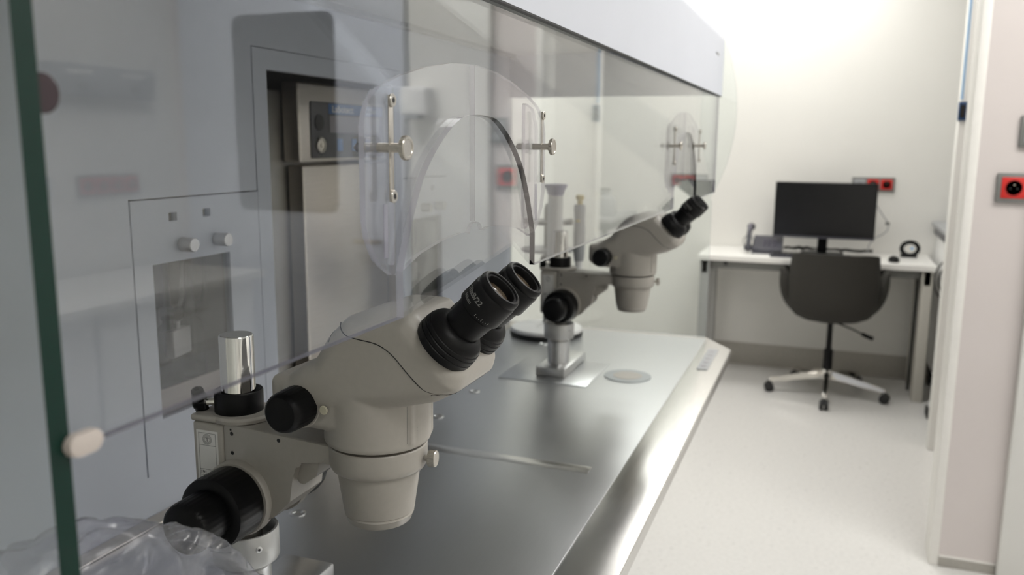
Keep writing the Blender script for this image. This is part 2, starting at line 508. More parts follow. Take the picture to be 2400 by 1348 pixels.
# inset plate and warming glass under each microscope
for c in NC:
    b = nb(); prism(b, rpoly([(c-.10, .50, .004), (c+.13, .50, .004), (c+.13, .72, .004), (c-.10, .72, .004)]), 'z', T, T+.0012, bev=.0005)
    wpart('inset_plate', b, 'steel', wt)
    b = nb(); lathe(b, [(.057, 0), (.057, .0014), (.052, .0017), (.051, .0017)], (c+.03, .431, T), seg=48); wpart('glass_rim', b, 'edge_pale', wt)
    b = nb(); lathe(b, [(.035, .0019), (.035, .0022), (.001, .0022)], (c+.03, .431, T), seg=40); wpart('glass_centre', b, 'cream', wt)
# label plate on the border
b = nb(); prism(b, rpoly([(2.085, .256, .006), (2.315, .256, .006), (2.315, .284, .006), (2.085, .284, .006)]), 'z', T+.0015, T+.003)
lp = wpart('control_label', b, 'grey_mid', wt)
lp['label'] = 'grey blue touch strip set in the steel border'
for k in range(5):
    b = nb(); lathe(b, [(.008, 0), (.008, .0006)], (2.12+k*.04, .27, T+.003), seg=18); wpart('touch_key', b, 'display', lp)
# supporting cabinet
b = nb(); box(b, X0+.02, X1-.12, .52, YB, .12, T-.022, .004); wpart('base_cabinet', b, 'blue_white')
for x in (X0+.12, X1-.24):
    for y in (.42, YB-.08):
        b = nb(); box(b, x-.03, x+.03, y-.03, y+.03, 0, .12, .004); wpart('foot', b, 'grey')
# back wall with openings
MOD = (0, .817)
holes = []
xs = [X0, .2625]
inc = (1.249, 1.735, .895, 1.541)
holes.append(inc)
for m in MOD: holes.append((.9235+m, 1.2105+m if m == 0 else 1.165+m, .924, 1.336))
holes.append((1.2105, 1.7405, .89, 1.577))
xs = sorted({X0, X1+.0, .9235, 1.2105, 1.249, 1.735, 1.7405, 1.982})
zs = sorted({T-.01, .895, .89, .924, 1.336, 1.541, 1.577, 1.70})
b = nb(); holed_plate(b, xs, zs, holes, YB, YB+.018)
wpart('back_panel', b, 'blue_white')
b = nb(); holed_plate(b, [1.2120, 1.249, 1.735, 1.7390], [.8915, .895, 1.541, 1.5755], [inc], YB-.001, YB+.016)
wpart('incubator_surround', b, 'blue_white')
# dark cavity housing behind the openings
b = nb()
box(b, X0, X1, 1.42, 1.44, T-.3, 1.9); box(b, X0, X0+.01, YB+.02, 1.42, T-.3, 1.9); box(b, X1-.01, X1, YB+.02, 1.42, T-.3, 1.9)
wpart('rear_housing', b, 'blue_white')
b = nb(); box(b, 1.23, 1.242, YB+.018, 1.42, .88, 1.60); box(b, 1.745, 1.757, YB+.018, 1.42, .88, 1.60)
box(b, 1.23, 1.757, YB+.018, 1.42, 1.59, 1.60); box(b, 1.23, 1.757, YB+.018, 1.42, .872, .884)
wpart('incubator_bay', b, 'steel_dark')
# vertical module joint
b = nb(); box(b, .0, .0, 0, 0, 0, 0) if False else None
# canopy
cp = rpoly([(.297, 1.5505), (.2958, 1.700, .03), (.318, 1.747, .03), (.372, 1.818, .05), (.44, 1.86, .05), (.55, 1.89, .05), (1.44, 1.90), (1.44, 1.72), (.945, 1.72), (.945, 1.692), (.318, 1.692), (.303, 1.68), (.303, 1.5505)], 8)
b = nb(); prism(b, cp, 'x', X0, X1)
cn = wpart('canopy', b, 'canopy')
b = nb(); box(b, X0, X1, .2972, .3035, 1.5486, 1.5505); wpart('canopy_gasket', b, 'dark', cn)
b = nb(); box(b, X0+.01, X1-.012, .325, .90, 1.678, 1.6925, .002); wpart('filter_panel', b, 'filter', cn)
b = nb(); box(b, X0+.01, X1-.012, .90, .921, 1.668, 1.6925, .002); wpart('filter_frame', b, 'grey_mid', cn)
b = nb(); box(b, 2.285, 2.335, .2945, .2962, 1.649, 1.654); wpart('maker_label', b, 'grey_mid', cn)
b = nb(); box(b, X1-.012, X1, .318, YB, 1.553, 1.70, .001); wpart('end_panel', b, 'canopy')
# glass ends
def wing(x0, x1, edge):
    pts = [(YB, T+.002), (.312, T+.002), (.312, 1.262)]
    cy, cz, R = .745, 1.505, .49
    a0 = math.atan2(1.262-cz, .315-cy); a1 = math.atan2(1.82-cz, .37-cy)
    if a0 < 0: a0 += 2*PI
    if a1 < 0: a1 += 2*PI
    for k in range(29):
        a = a0+(a1-a0)*k/28
        pts.append((cy+R*math.cos(a), cz+R*math.sin(a)))
    pts += [(.5, 1.9), (YB, 1.9)]
    bm = nb(); prism(bm, pts, 'x', x0, x1, 0, 1)
    return bm
wpart('side_glass', wing(X1+.001, X1+.009, 0), ['pane_side', 'edge_pale'], smooth=0)
b = nb(); prism(b, [(YB, T+.002), (.3005, T+.002), (.3005, 1.69), (YB, 1.69)], 'x', .2485, .2590, 0, 1)
wpart('side_glass', b, ['pane_side', 'edge_green'], smooth=0)
# sash with the two arched openings
def arch(c):
    h = .156
    L_ = [(-h, 0), (-h, .036), (-.149, .052), (-.134, .082), (-.113, .112), (-.080, .138), (-.045, .155), (-.018, .159), (0, .1595)]
    pts = []
    # smooth the arch with Catmull-Rom
    P = L_[1:]+[(-x, z) for x, z in reversed(L_[1:-1])]
    for i in range(len(P)-1):
        p0 = P[max(i-1, 0)]; p1 = P[i]; p2 = P[i+1]; p3 = P[min(i+2, len(P)-1)]
        for k in range(4):
            t = k/4
            pts.append(tuple(.5*((2*p1[j])+(-p0[j]+p2[j])*t+(2*p0[j]-5*p1[j]+4*p2[j]-p3[j])*t*t+(-p0[j]+3*p1[j]-3*p2[j]+p3[j])*t**3) for j in (0, 1)))
    pts.append(P[-1])
    return [(c-h, SASH_Z)]+[(c+x, SASH_Z+z) for x, z in pts]+[(c+h, SASH_Z)]
sx0, sx1 = .2600, X1-.001
poly = [(sx0, 1.60), (sx0, SASH_Z)]
for c in NC: poly += arch(c)
poly += [(sx1, SASH_Z), (sx1, 1.60)]
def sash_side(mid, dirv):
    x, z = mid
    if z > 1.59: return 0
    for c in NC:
        if c-.005 < x < c+.16 and z > SASH_Z+.001: return 2  # right half of each arch: dark reflection put into the colour
        if c-.16 < x <= c-.005 and z > SASH_Z+.001: return 3  # left half of each arch: cut edge painted pale, as it catches light
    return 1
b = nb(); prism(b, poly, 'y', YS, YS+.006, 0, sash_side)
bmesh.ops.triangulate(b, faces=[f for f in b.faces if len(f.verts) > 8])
sash = wpart('sash', b, ['pane_sash', 'edge_violet', 'edge_dark_reflection', 'acrylic_edge'], smooth=0)
# corner clip and standoff
cl = rpoly([(.2550, 1.2845, .0048), (.2725, 1.2845, .0048), (.2725, 1.2945, .0048), (.2550, 1.2945, .0048)], 8)
b = nb(); prism(b, cl, 'y', .2955, .3003, bev=.0008); wpart('corner_clip', b, 'clip', sash)
b = nb(); lathe(b, [(.0083, 0), (.0083, .002), (.0075, .0025)], (.2615, .3038, 1.4385), (0, -1, 0), 32); wpart('standoff_bolt', b, 'knob_brown', sash)

# ------------------------------------------------------------------ eyepiece shields
def make_shield(label):
    t = thing('eyepiece_shield', label, 'shield', (NC[0], YS+.006, SASH_Z+.13), group=None)
    Z = SASH_Z+.13
    def zz(z): return z-Z
    Lp = [(.2, 1.437, 0)]
    half = [(-.0145, 1.3395), (-.0125, 1.3435), (-.007, 1.3468), (0, 1.3478)]
    left = [(-.2, 1.430), (-.2, 1.365), (-.1935, 1.348), (-.1785, 1.3305), (-.163, 1.3215), (-.1515, 1.3195), (-.1435, 1.3227), (-.115, 1.3315), (-.073, 1.338), (-.032, 1.3405), (-.0155, 1.3385)]
    bottom = left+half+[(-x, z) for x, z in reversed(half[:-1])]+[(-x, z) for x, z in reversed(left)]
    top = [(.193, 1.447), (.175, 1.4585), (.145, 1.468), (.10, 1.478), (.05, 1.4855), (0, 1.488), (-.05, 1.4855), (-.10, 1.478), (-.145, 1.468), (-.175, 1.4585), (-.193, 1.447)]
    poly_ = [(x*1.02+.004, zz(1.42-(1.42-z)*1.025)) for x, z in bottom+top]
    bm = nb(); prism(bm, poly_, 'y', .0004, .0046, 0, 1)
    bmesh.ops.triangulate(bm, faces=[f for f in bm.faces if len(f.verts) > 8])
    obj('shield_plate', bm, ['acrylic', 'acrylic_edge'], t, smooth=0)
    bm = nb(); box(bm, -.0004, .0004, .0002, .0050, zz(1.347), zz(1.4890)); obj('centre_seam', bm, 'acrylic_edge', t)
    for x in (.0002, .0100):
        bm = nb(); box(bm, x, x+.0003, .0047, .0056, zz(1.349), zz(1.487)); obj('joint_line', bm, 'grey_mid', t)
    bm = nb(); box(bm, .0006, .0100, .0048, .0054, zz(1.349), zz(1.488)); obj('joint_strip', bm, 'acrylic_strip', t)
    for s in (-1, 1):
        x = s*.1735
        # thick flange with its slot behind each side
        fl = rpoly([(x-.016, zz(1.352), .02), (x-.002, zz(1.330), .012), (x+.026, zz(1.324), .004), (x+.026, zz(1.463), .004), (x-.002, zz(1.457), .012), (x-.016, zz(1.437), .02)], 5)
        if s > 0: fl = [(2*x-u, v) for u, v in reversed(fl)]
        bm = nb(); fl = [(u*1.02+.003, v) for u, v in fl]; prism(bm, fl, 'y', .0056, .0096, 0, 1); obj('side_flange', bm, ['acrylic', 'acrylic_edge'], t, smooth=0)
        bm = nb(); box(bm, x-.0005, x+.0055, -.0004, .0003, zz(1.333), zz(1.374), .0002); obj('slot', bm, 'acrylic_edge', t)
        bm = nb(); box(bm, x-.0032, x+.0032, -.0078, -.0063, zz(1.376), zz(1.4535), .0008)
        bar = obj('metal_bar', bm, 'nickel', t)
        for z in (1.4495, 1.380):
            bm = nb(); lathe(bm, [(.0048, 0), (.0048, .0014), (.0042, .0020), (.0022, .0020), (.0018, .0010)], (x, -.0078, zz(z)), (0, -1, 0), 20)
            sc_ = obj('screw', bm, 'nickel', bar)
        for z in (1.4495, 1.380):
            bm = nb(); lathe(bm, [(.0017, 0), (.0017, .0004)], (x, -.0095, zz(z)), (0, -1, 0), 6)
            obj('screw_socket', bm, 'dark', bar)
        bm = nb()
        lathe(bm, [(.0035, -.012), (.0035, .006), (.0042, .0062), (.0042, .0085)], (x, -.0085, zz(1.4155)), (0, -1, 0), 20)
        lathe(bm, [(.0080, .0085), (.0090, .0092), (.0090, .0122), (.0082, .0130), (.0066, .0130), (.0062, .0124)], (x, -.0085, zz(1.4155)), (0, -1, 0), 60, ribs=(30, .0004, .0090, .0124))
        obj('thumb_screw', bm, 'nickel', t)
        bm = nb(); lathe(bm, [(.0075, 0), (.0075, .004), (.004, .0045), (.003, .008), (.0022, .0115), (.0008, .0125)], (x, .0097, zz(1.4155)), (0, 1, 0), 20)
        obj('nut', bm, 'acrylic_strip', t)
        bm = nb(); lathe(bm, [(.0034, .007), (.0034, .0115), (.0014, .0140)], (x, .0097, zz(1.4155)), (0, 1, 0), 12); obj('bolt_tip', bm, 'knob_brown', t)
    return t
sh = make_shield('clear folding eyepiece shield at the arched sash opening of the near microscope')
s2 = copy_tree(sh); s2.location.x = NC[1]; s2['label'] = 'clear folding eyepiece shield at the far arched opening beside the desk end'
for s_ in (sh, s2): s_['group'] = 'eyepiece shields on the sash'

# ------------------------------------------------------------------ stereo microscope
def make_scope(label):
    t = thing('stereo_microscope', label, 'microscope', (.744, .603, T))
    CY = -.182; BX = -.010
    # stand
    bm = nb(); box(bm, -.066, .125, -.036, .038, .0012, .0235, .003); bp_ = obj('base_plate', bm, 'alu', t)
    bm = nb(); lathe(bm, [(.027, .0235), (.027, .078), (.025, .080), (.0195, .080)], seg=32); obj('pole_socket', bm, 'alu', bp_)
    bm = nb(); lathe(bm, [(.0187, .03), (.0187, .3475), (.0179, .3488)], seg=48); po = obj('pole', bm, 'chrome', t)
    bm = nb(); lathe(bm, [(.0172, .3486), (.0172, .3494)], seg=40); obj('pole_cap', bm, 'grey', po)
    bm = nb(); lathe(bm, [(.0195, .086), (.036, .086), (.037, .088), (.037, .1215), (.0362, .1230), (.0335, .1230), (.0325, .1215), (.0325, .104), (.0195, .104)], seg=48)
    lc = obj('support_collar', bm, 'alu_soft', t)
    bm = nb(); lathe(bm, [(.0030, 0), (.0036, .0008), (.0030, .0012)], (-.0185, -.0318, .109), (-.5, -.866, 0), 16); obj('collar_screw', bm, 'alu', lc)
    bm = nb(); lathe(bm, [(.0016, 0), (.0016, .0003)], (-.0193, -.0330, .109), (-.5, -.866, 0), 6); obj('screw_socket', bm, 'dark', lc)
    # black safety collar with winged clamp
    bm = nb(); lathe(bm, [(.0190, .262), (.0258, .262), (.0266, .2632), (.0266, .2852), (.0258, .2866), (.0236, .2870), (.0228, .2860), (.0205, .2830), (.0190, .2830)], seg=48)
    bc = obj('clamp_collar', bm, 'black_soft', t)
    dirw = Vector((-.45, .89, 0)).normalized()
    o0 = Vector((0, 0, .273))
    bm = nb(); cyl(bm, .0042, o0+dirw*.025, o0+dirw*.037, 16); obj('clamp_screw', bm, 'chrome', bc)
    bm = nb()
    side = Vector((0, 0, 1)).cross(dirw)
    base_ = o0+dirw*.036
    lathe(bm, [(.0085, 0), (.009, .002), (.008, .012), (.005, .014)], base_, dirw, 20)
    upv = (side*.55+Vector((0, 0, 1))*.83).normalized()
    for s in (-1, 1):
        lathe(bm, [(.0015, 0), (.0065, .001), (.0078, .007), (.0068, .016), (.003, .0195)], base_+dirw*.006+upv*s*.003, upv*s, 12)
    obj('wing_knob', bm, 'black', bc)
    # focus mount: rear block + arm + ring
    bm = nb(); box(bm, -.031, .031, -.001, .040, .150, .2545, .0035, 3); rb = obj('rear_block', bm, 'cream', t)
    bm = nb(); box(bm, -.0325, .0325, -.002, .0415, .2550, .2625, .003, 3); obj('block_lid', bm, 'cream', rb)
    bm = nb(); lathe(bm, [(.029, .255), (.0345, .2565), (.035, .2600), (.033, .2628), (.022, .2632)], (0, -.006, 0), seg=40)
    prism(bm, rpoly([(-.022, -.030, .01), (.028, -.036, .012), (.028, -.010, .004), (-.022, -.010, .004)]), 'z', .2552, .2612, bev=.001)
    obj('collar_seat', bm, 'cream', t)
    bm = nb()
    prof = rpoly([(-.0025, .2560, .003), (-.1550, .2535), (-.1550, .2320), (-.128, .2325, .012), (-.100, .2270, .014), (-.0930, .2090, .01), (-.0885, .1820, .004), (-.0660, .1600, .01), (-.030, .1400, .01), (-.0025, .1380, .003)], 6)
    prism(bm, prof, 'x', -.030, .030, bev=.0022)
    lathe(bm, [(.0440, .2270), (.0480, .2290), (.0498, .2320), (.0508, .2355), (.0510, .2535), (.0500, .2548), (.030, .2548)], (0, CY, 0), seg=72)
    for v in bm.verts: v.co.x += BX*min(1, max(0, -v.co.y/.15))
    arm = obj('focus_arm', bm, 'cream', t)
    bm = nb(); prism(bm, rpoly([(-.096, .228, .003), (-.120, .2315, .004), (-.117, .212, .006), (-.098, .198, .004), (-.0905, .205)]), 'x', -.0265, .0165, bev=.002)
    obj('arm_gusset', bm, 'cream', t)
    for (y, z, r) in ((-.0118, .2475, .0011), (-.0130, .2432, .0020), (-.0127, .2213, .0019), (-.0766, .2455, .0019)):
        bm = nb(); lathe(bm, [(r, 0), (r*1.15, .0002), (r, .0004)], (-.0300+BX*min(1, -y/.15), y, z+.003), (-1, 0, 0), 14); obj('screw_hole', bm, 'dark', arm)
    # focus knobs, both sides
    fy, fz = -.0216, .176
    for s in (-1, 1):
        bm = nb(); lathe(bm, [(.042, 0), (.042, .010), (.0405, .0125), (.030, .0130)], (s*.029, fy, fz), (s, 0, 0), 56); kb = obj('knob_boss', bm, 'cream', t)
        bm = nb(); lathe(bm, [(.036, 0), (.0388, .0010), (.0392, .004), (.0392, .0320), (.0380, .0380), (.0340, .0408), (.026, .0410)], (s*.0425, fy, fz), (s, 0, 0), 144, ribs=(36, .0004, .003, .0345)); kc = obj('coarse_knob', bm, 'black', t)
        bm = nb(); lathe(bm, [(.0272, 0), (.0280, .002), (.0276, .0320), (.0262, .0370), (.0225, .0402), (.012, .0415), (.001, .0418)], (s*.0825, fy, fz), (s, 0, 0), 128, ribs=(32, .0004, .001, .0330)); obj('fine_knob', bm, 'black', kc)
    # mounting ring thumb screw
    dt = Vector((.12, -.99, 0)).normalized(); oc = Vector((BX, CY, .2405))+dt*.0500
    bm = nb(); lathe(bm, [(.0032, 0), (.0032, .0055)], oc, dt, 14)
    lathe(bm, [(.0078, .005), (.0086, .0058), (.0086, .0125), (.0078, .0133), (.0004, .0133)], oc, dt, 72, ribs=(36, .0003, .0055, .0128)); obj('ring_screw', bm, 'nickel', t)
    # objective housing
    bm = nb(); lathe(bm, [(.030, .2300), (.0425, .2300), (.0430, .2260), (.0418, .2180), (.0405, .2080), (.0365, .1815), (.0354, .1805), (.0354, .1792), (.0360, .1782), (.0348, .1765), (.0332, .1710), (.0322, .1700), (.029, .1700), (.028, .175)], (BX, CY, 0), seg=72)
    ob = obj('objective_housing', bm, 'cream', t)
    bm = nb(); lathe(bm, [(.028, .1735), (.015, .1725), (.001, .1722)], (BX, CY, 0), seg=40); obj('objective_lens', bm, 'lens', ob)
    # body: cylinder + back box + lower head, remeshed into one smooth casting
    head = rpoly([(-.0950, .322, .008), (-.1180, .3370, .010), (-.1370, .3480, .012), (-.1530, .3720, .016), (-.1740, .3930, .022), (-.2060, .4040, .03), (-.2450, .4035, .012), (-.2980, .3490, .014), (-.2930, .3310, .012), (-.2680, .3170, .02), (-.2320, .3075, .02), (-.1900, .300, .02), (-.1300, .288, .02), (-.1000, .292, .01)], 8)
    bm = nb(); round_extrude(bm, head, .0555, .020, 7)
    lathe(bm, [(.0490, .2570), (.0535, .2583), (.0548, .2612), (.0550, .318), (.052, .330)], (0, CY, 0), seg=72)
    backp = rpoly([(-.0860, .3280, .010), (-.0860, .2880, .012), (-.1050, .2760, .008), (-.18, .274), (-.18, .3300)], 6)
    round_extrude(bm, backp, .0520, .011, 5)
    prism(bm, rpoly([(-.026, -.2340, .004), (.026, -.2340, .004), (.026, -.1900), (-.026, -.1900)]), 'z', .2640, .312, bev=.002)
    for v in bm.verts: v.co.x += BX
    lower = obj('microscope_body', bm, 'cream', None, smooth=0)
    bm = nb(); round_extrude(bm, head, .0555, .020, 7, cx=BX); cover = obj('head_cover', bm, 'cream', None, smooth=0)
    # cutter: region above the seam, in side view
    seam = [(-.120, .46), (-.1580, .3950), (-.1680, .3870), (-.1800, .3780), (-.1930, .3752), (-.2110, .3728), (-.2230, .3680), (-.2330, .3605), (-.2440, .3490), (-.2580, .3360), (-.2670, .3305), (-.2820, .3275), (-.2960, .3265), (-.34, .330), (-.34, .46)]
    seam = seam[:1]+[p for k in range(1, 12) for p in [tuple(.5*(2*seam[k][c]+(seam[k+1][c]-seam[k-1][c])*t+(2*seam[k-1][c]-5*seam[k][c]+4*seam[k+1][c]-seam[k+2][c])*t*t+(-seam[k-1][c]+3*seam[k][c]-3*seam[k+1][c]+seam[k+2][c])*t**3) for c in (0, 1)) for t in (0, .25, .5, .75)]]+seam[12:]
    cuts = []
    for o_, it, off, op in ((lower, 9, (.0000, -.0005), 'DIFFERENCE'), (cover, 5, (.0001, .0002), 'INTERSECT')):
        md = o_.modifiers.new('r', 'REMESH'); md.mode = 'VOXEL'; md.voxel_size = .0012
        md = o_.modifiers.new('s', 'SMOOTH'); md.factor = .5; md.iterations = it
        evaluated(o_)
        bm = nb(); prism(bm, [(y+off[0], z+off[1]) for y, z in seam], 'x', -.1, .1); cut = obj('cutter', bm, 'cream', None, smooth=0)
        md = o_.modifiers.new('b', 'BOOLEAN'); md.operation = op; md.object = cut; md.solver = 'MANIFOLD'
        evaluated(o_); bpy.data.objects.remove(cut)
        o_.parent = t
        for p in o_.data.polygons: p.use_smooth = True
        o_.data.set_sharp_from_angle(angle=math.radians(38))
    # fine dark seam line found on the casting itself
    from mathutils.bvhtree import BVHTree
    bmj = nb(); bmj.from_mesh(lower.data); bmj.from_mesh(cover.data); tree = BVHTree.FromBMesh(bmj); bmj.free()
    sp = [p for p in seam if -.283 < p[0] < -.150 and p[1] < .402]
    def hit(o_, d_):
        h = tree.ray_cast(Vector(o_), Vector(d_).normalized()); return h[0] if h[0] is not None else None
    def side_hit(x_, y, z, d_):
        h = hit((x_, y, z-.0022), d_) or hit((x_, y, z+.0022), d_)
        return Vector((h.x, y, z-.0002)) if h else None
    left = [side_hit(-.15, y, z, (1, 0, 0)) for y, z in sp]
    right = [side_hit(.15, y, z, (-1, 0, 0)) for y, z in sp]
    zf = sp[-1][1]
    front = [hit((BX+.12*math.sin(a), -.245-.12*math.cos(a), zf), (-math.sin(a), math.cos(a), 0)) for a in [math.radians(v) for v in range(-66, 67, 6)]]
    yt = sp[0][0]
    topp = [hit((BX+x*.001, yt, .5), (0, 0, -1)) for x in range(50, -51, -5)]
    pts = [p for p in left+front+right[::-1]+topp if p is not None]
    pts = [p for k, p in enumerate(pts) if k == 0 or .0008 < (p-pts[k-1]).length < .03]
    bm = nb(); tube(bm, pts, .00055, 6); obj('seam_line', bm, 'dark', t)
    # badge strip joint and lettering on the front of the body
    bm = nb(); tube(bm, [(-.0268+BX, -.2300, .305), (-.0268+BX, -.2300, .280), (-.0268+BX, -.2300, .266)], .00035, 6); obj('badge_joint', bm, 'grey', lower)
    text_on('badge_lettering', 'SMZ745', .0085, 'print_grey', lower, mx_from((1, 0, 0), (0, 0, 1), (0, -1, 0), (BX, -.2348, .278)))
    bm = nb(); prism(bm, [(BX-.004, .288), (BX+.004, .288), (BX, .296)], 'y', -.2351, -.2346); obj('badge_mark', bm, 'print_grey', lower)
    # zoom knob on both sides and cream plug
    zy, zz_ = -.1238, .3010
    for s in (-1, 1):
        bm = nb(); lathe(bm, [(.0232, 0), (.0236, .0015), (.0225, .003)], (BX+s*.0500, zy, zz_), (s, 0, 0), 40); obj('knob_collar', bm, 'cream', t)
        bm = nb(); lathe(bm, [(.0200, 0), (.0210, .001), (.0212, .004), (.0205, .0260), (.0190, .0305), (.0165, .0328), (.001, .0332)], (BX+s*.0525, zy, zz_), (s, 0, 0), 120, ribs=(30, .0004, .003, .029)); obj('zoom_knob', bm, 'black', t)
        bm = nb(); lathe(bm, [(.0046, 0), (.0046, .0010), (.0038, .0016)], (BX+s*.0545, -.1530, .3000), (s, 0, 0), 24); pl = obj('cream_plug', bm, 'cream_dot', t)
    # eyepiece assemblies at 45 degrees
    ax = Vector((0, -.7071, .7071)); bc_ = Vector((BX, -.2735, .3720))
    for s in (-1, 1):
        o_ = bc_+Vector((s*.0322, 0, 0))
        bm = nb(); lathe(bm, [(.0300, -.003), (.0312, 0), (.0314, .0045), (.0306, .0052), (.0306, .0056), (.0313, .0064), (.0311, .0100), (.0303, .0107), (.0303, .0111), (.0308, .0120), (.0302, .0150), (.0293, .0156), (.0293, .0160), (.0292, .0175), (.0270, .0215), (.0235, .0245), (.0205, .0262), (.018, .0262)], o_, ax, 64)
        boot = obj('eye_tube_boot', bm, 'black_soft', t)
        bm = nb(); lathe(bm, [(.0188, .016), (.0188, .0330), (.0192, .0345), (.0196, .0420), (.0200, .0450), (.0200, .0490), (.0195, .0497), (.0195, .0510)], o_, ax, 56); obj('eye_tube', bm, 'black_soft', boot)
        bm = nb(); lathe(bm, [(.0195, .0500), (.0224, .0508), (.0226, .0530), (.0224, .0725), (.0219, .0747), (.0215, .0751), (.0213, .0757), (.0215, .0763), (.0218, .0780), (.0214, .0810), (.0200, .0827), (.0183, .0831), (.0174, .0825), (.0172, .0813), (.0158, .0805), (.0153, .0810), (.0149, .0803), (.0147, .0740)], o_, ax, 72, caps=False)
        ec = obj('eyecup', bm, 'black_soft', t)
        bm = nb(); lathe(bm, [(.0150, .0725), (.0148, .0740), (.012, .0750), (.008, .0760), (.004, .0765), (.0005, .0766)], o_, ax, 48); obj('eye_lens', bm, 'lens', ec)
        # lettering wrapped round the eyecup; direction -x is what the camera side shows
        perp = Vector((-1, 0, 0)); tang = perp.cross(ax)  # increasing angle runs upwards over the top
        for body_, sz, h_, a0, rr, bo in (('10xB/22', .0072, .0645, .50, .02262, .00012), ('Nikon', .0050, .0578, .62, .02262, .00005)):
            ca, sa = math.cos(a0), math.sin(a0)
            topv = Vector((0, .7071, .7071))
            zdir = (perp*ca+topv*sa).normalized(); ydir = ax; xdir = ydir.cross(zdir)
            text_on('lettering', body_, sz, 'print_grey', ec, mx_from(xdir, ydir, zdir, o_+ax*h_), wrap=rr, bold=bo)
        bm = nb()
        for k in range(7):
            a0 = -.15-.11*k
            zdir = (perp*math.cos(a0)+Vector((0, .7071, .7071))*math.sin(a0)); xd = ax.cross(zdir)
            h0 = .0530; h1 = .0555 if k % 3 == 0 else .0542
            p = o_+zdir*.02268
            vs4 = [bm.verts.new(p+xd*dx+ax*hh) for dx, hh in ((-.00012, h0), (.00012, h0), (.00012, h1), (-.00012, h1))]
            bm.faces.new(vs4)
        obj('dioptre_ticks', bm, 'print_white', ec)
    # sticker on the rear block
    yl0, yl1, zl0, zl1 = .0060, .0345, .168, .2455
    bm = nb(); box(bm, -.03135, -.0310, yl0, yl1, zl0, zl1); st = obj('sticker', bm, 'paper', t)
    bm = nb()
    yi0, yi1 = yl0+.003, yl1-.003
    def ln(y0, y1, z0, z1): box(bm, -.03150, -.03135, y0, y1, z0, z1)
    zr = [zl0+.004, zl0+.021, .1935, .2005, .2285, .2425]
    for z in zr: ln(yi0, yi1, z-.00015, z+.00015)
    ln(yi0-.00015, yi0+.00015, zr[0], zr[-1]); ln(yi1-.00015, yi1+.00015, zr[0], zr[-1])
    cy_, cz_ = (yi0+yi1)/2, .2355
    for r in (.0058, .0036):
        pr = [(-.03145, cy_+r*math.cos(2*PI*k/28), cz_+r*math.sin(2*PI*k/28)) for k in range(28)]
        tube(bm, pr, .00016, 4, closed=True)
    for k in range(24):
        a = 2*PI*k/24; box(bm, -.0315, -.03135, cy_+.0047*math.cos(a)-.0003, cy_+.0047*math.cos(a)+.0003, cz_+.0047*math.sin(a)-.0003, cz_+.0047*math.sin(a)+.0003)
    ln(cy_-.0003, cy_+.0003, cz_-.0028, cz_+.002)
    tube(bm, [(-.03145, cy_+.0025, cz_+.0012), (-.03145, cy_+.001, cz_+.0022), (-.03145, cy_, cz_+.0008), (-.03145, cy_-.001, cz_+.0022), (-.03145, cy_-.0025, cz_+.0012)], .00025, 4)
    obj('printed_lines', bm, 'ink', st)
    text_on('lettering', '191', .0052, 'ink', st, mx_from((0, -1, 0), (0, 0, 1), (-1, 0, 0), (-.03140, yi1-.0045, .1968)), bold=.00012)
    return t
sc1 = make_scope('cream stereo microscope with black knobs and eyepieces in the foreground')
sc2 = copy_tree(sc1); sc2.location.x = 1.948; sc2['label'] = 'farther cream stereo microscope near the end of the steel worktop'
for s_ in (sc1, sc2): s_['group'] = 'stereo microscopes on the worktop'

# ------------------------------------------------------------------ humidifier modules in the back wall
def make_module(label):
    t = thing('humidifier_module', label, 'gas module', (.925, YB, .924))
    W, H = .285, .412
    bx, bz = .925, .924
    hs = [(.035, .206, .080, .315)]
    hs += [(.073, .0905, .3765, .3890), (.147, .1645, .3775, .3900)]
    xs_ = sorted({0.0, W if True else 0, *[h[0] for h in hs], *[h[1] for h in hs]}); zs_ = sorted({0.0, H-.002, *[h[2] for h in hs], *[h[3] for h in hs]})
    bm = nb(); holed_plate(bm, [x for x in xs_], zs_, hs, -.0015, .012); obj('front_panel', bm, 'blue_white', t)
    for h in hs[1:]:
        bm = nb(); box(bm, h[0]-.001, h[1]+.001, .010, .0115, h[2]-.001, h[3]+.001); obj('level_window', bm, 'nickel', t)
    for x in (.098, .176):
        bm = nb(); lathe(bm, [(.0108, 0), (.0108, .0225), (.0100, .0238), (.001, .0238)], (x, -.0015, .339), (0, -1, 0), 64, ribs=(32, .0003, 0, .0222)); obj('control_knob', bm, 'alu', t)
    bm = nb(); box(bm, .034, .207, .004, .0075, .079, .316); obj('window_pane', bm, 'pane_win', t)
    # chamber
    bm = nb(); D = .20
    box(bm, .02, .298, .0135+D, .0155+D, .055, .335); box(bm, .018, .020, .0195, .0155+D, .055, .335); box(bm, .298, .300, .0195, .0155+D, .055, .335)
    box(bm, .018, .300, .0195, .0155+D, .335, .337); box(bm, .018, .300, .0195, .0155+D, .053, .055)
    obj('chamber', bm, 'chamber_grey', t)
    bm = nb(); box(bm, .022, .296, .0195, .19, .056, .0915, .002); obj('chamber_shelf', bm, 'chamber_grey', t)
    bm = nb(); box(bm, .030, .212, .0145, .0190, .084, .118, .001); obj('window_sill', bm, 'clip', t)
    return t
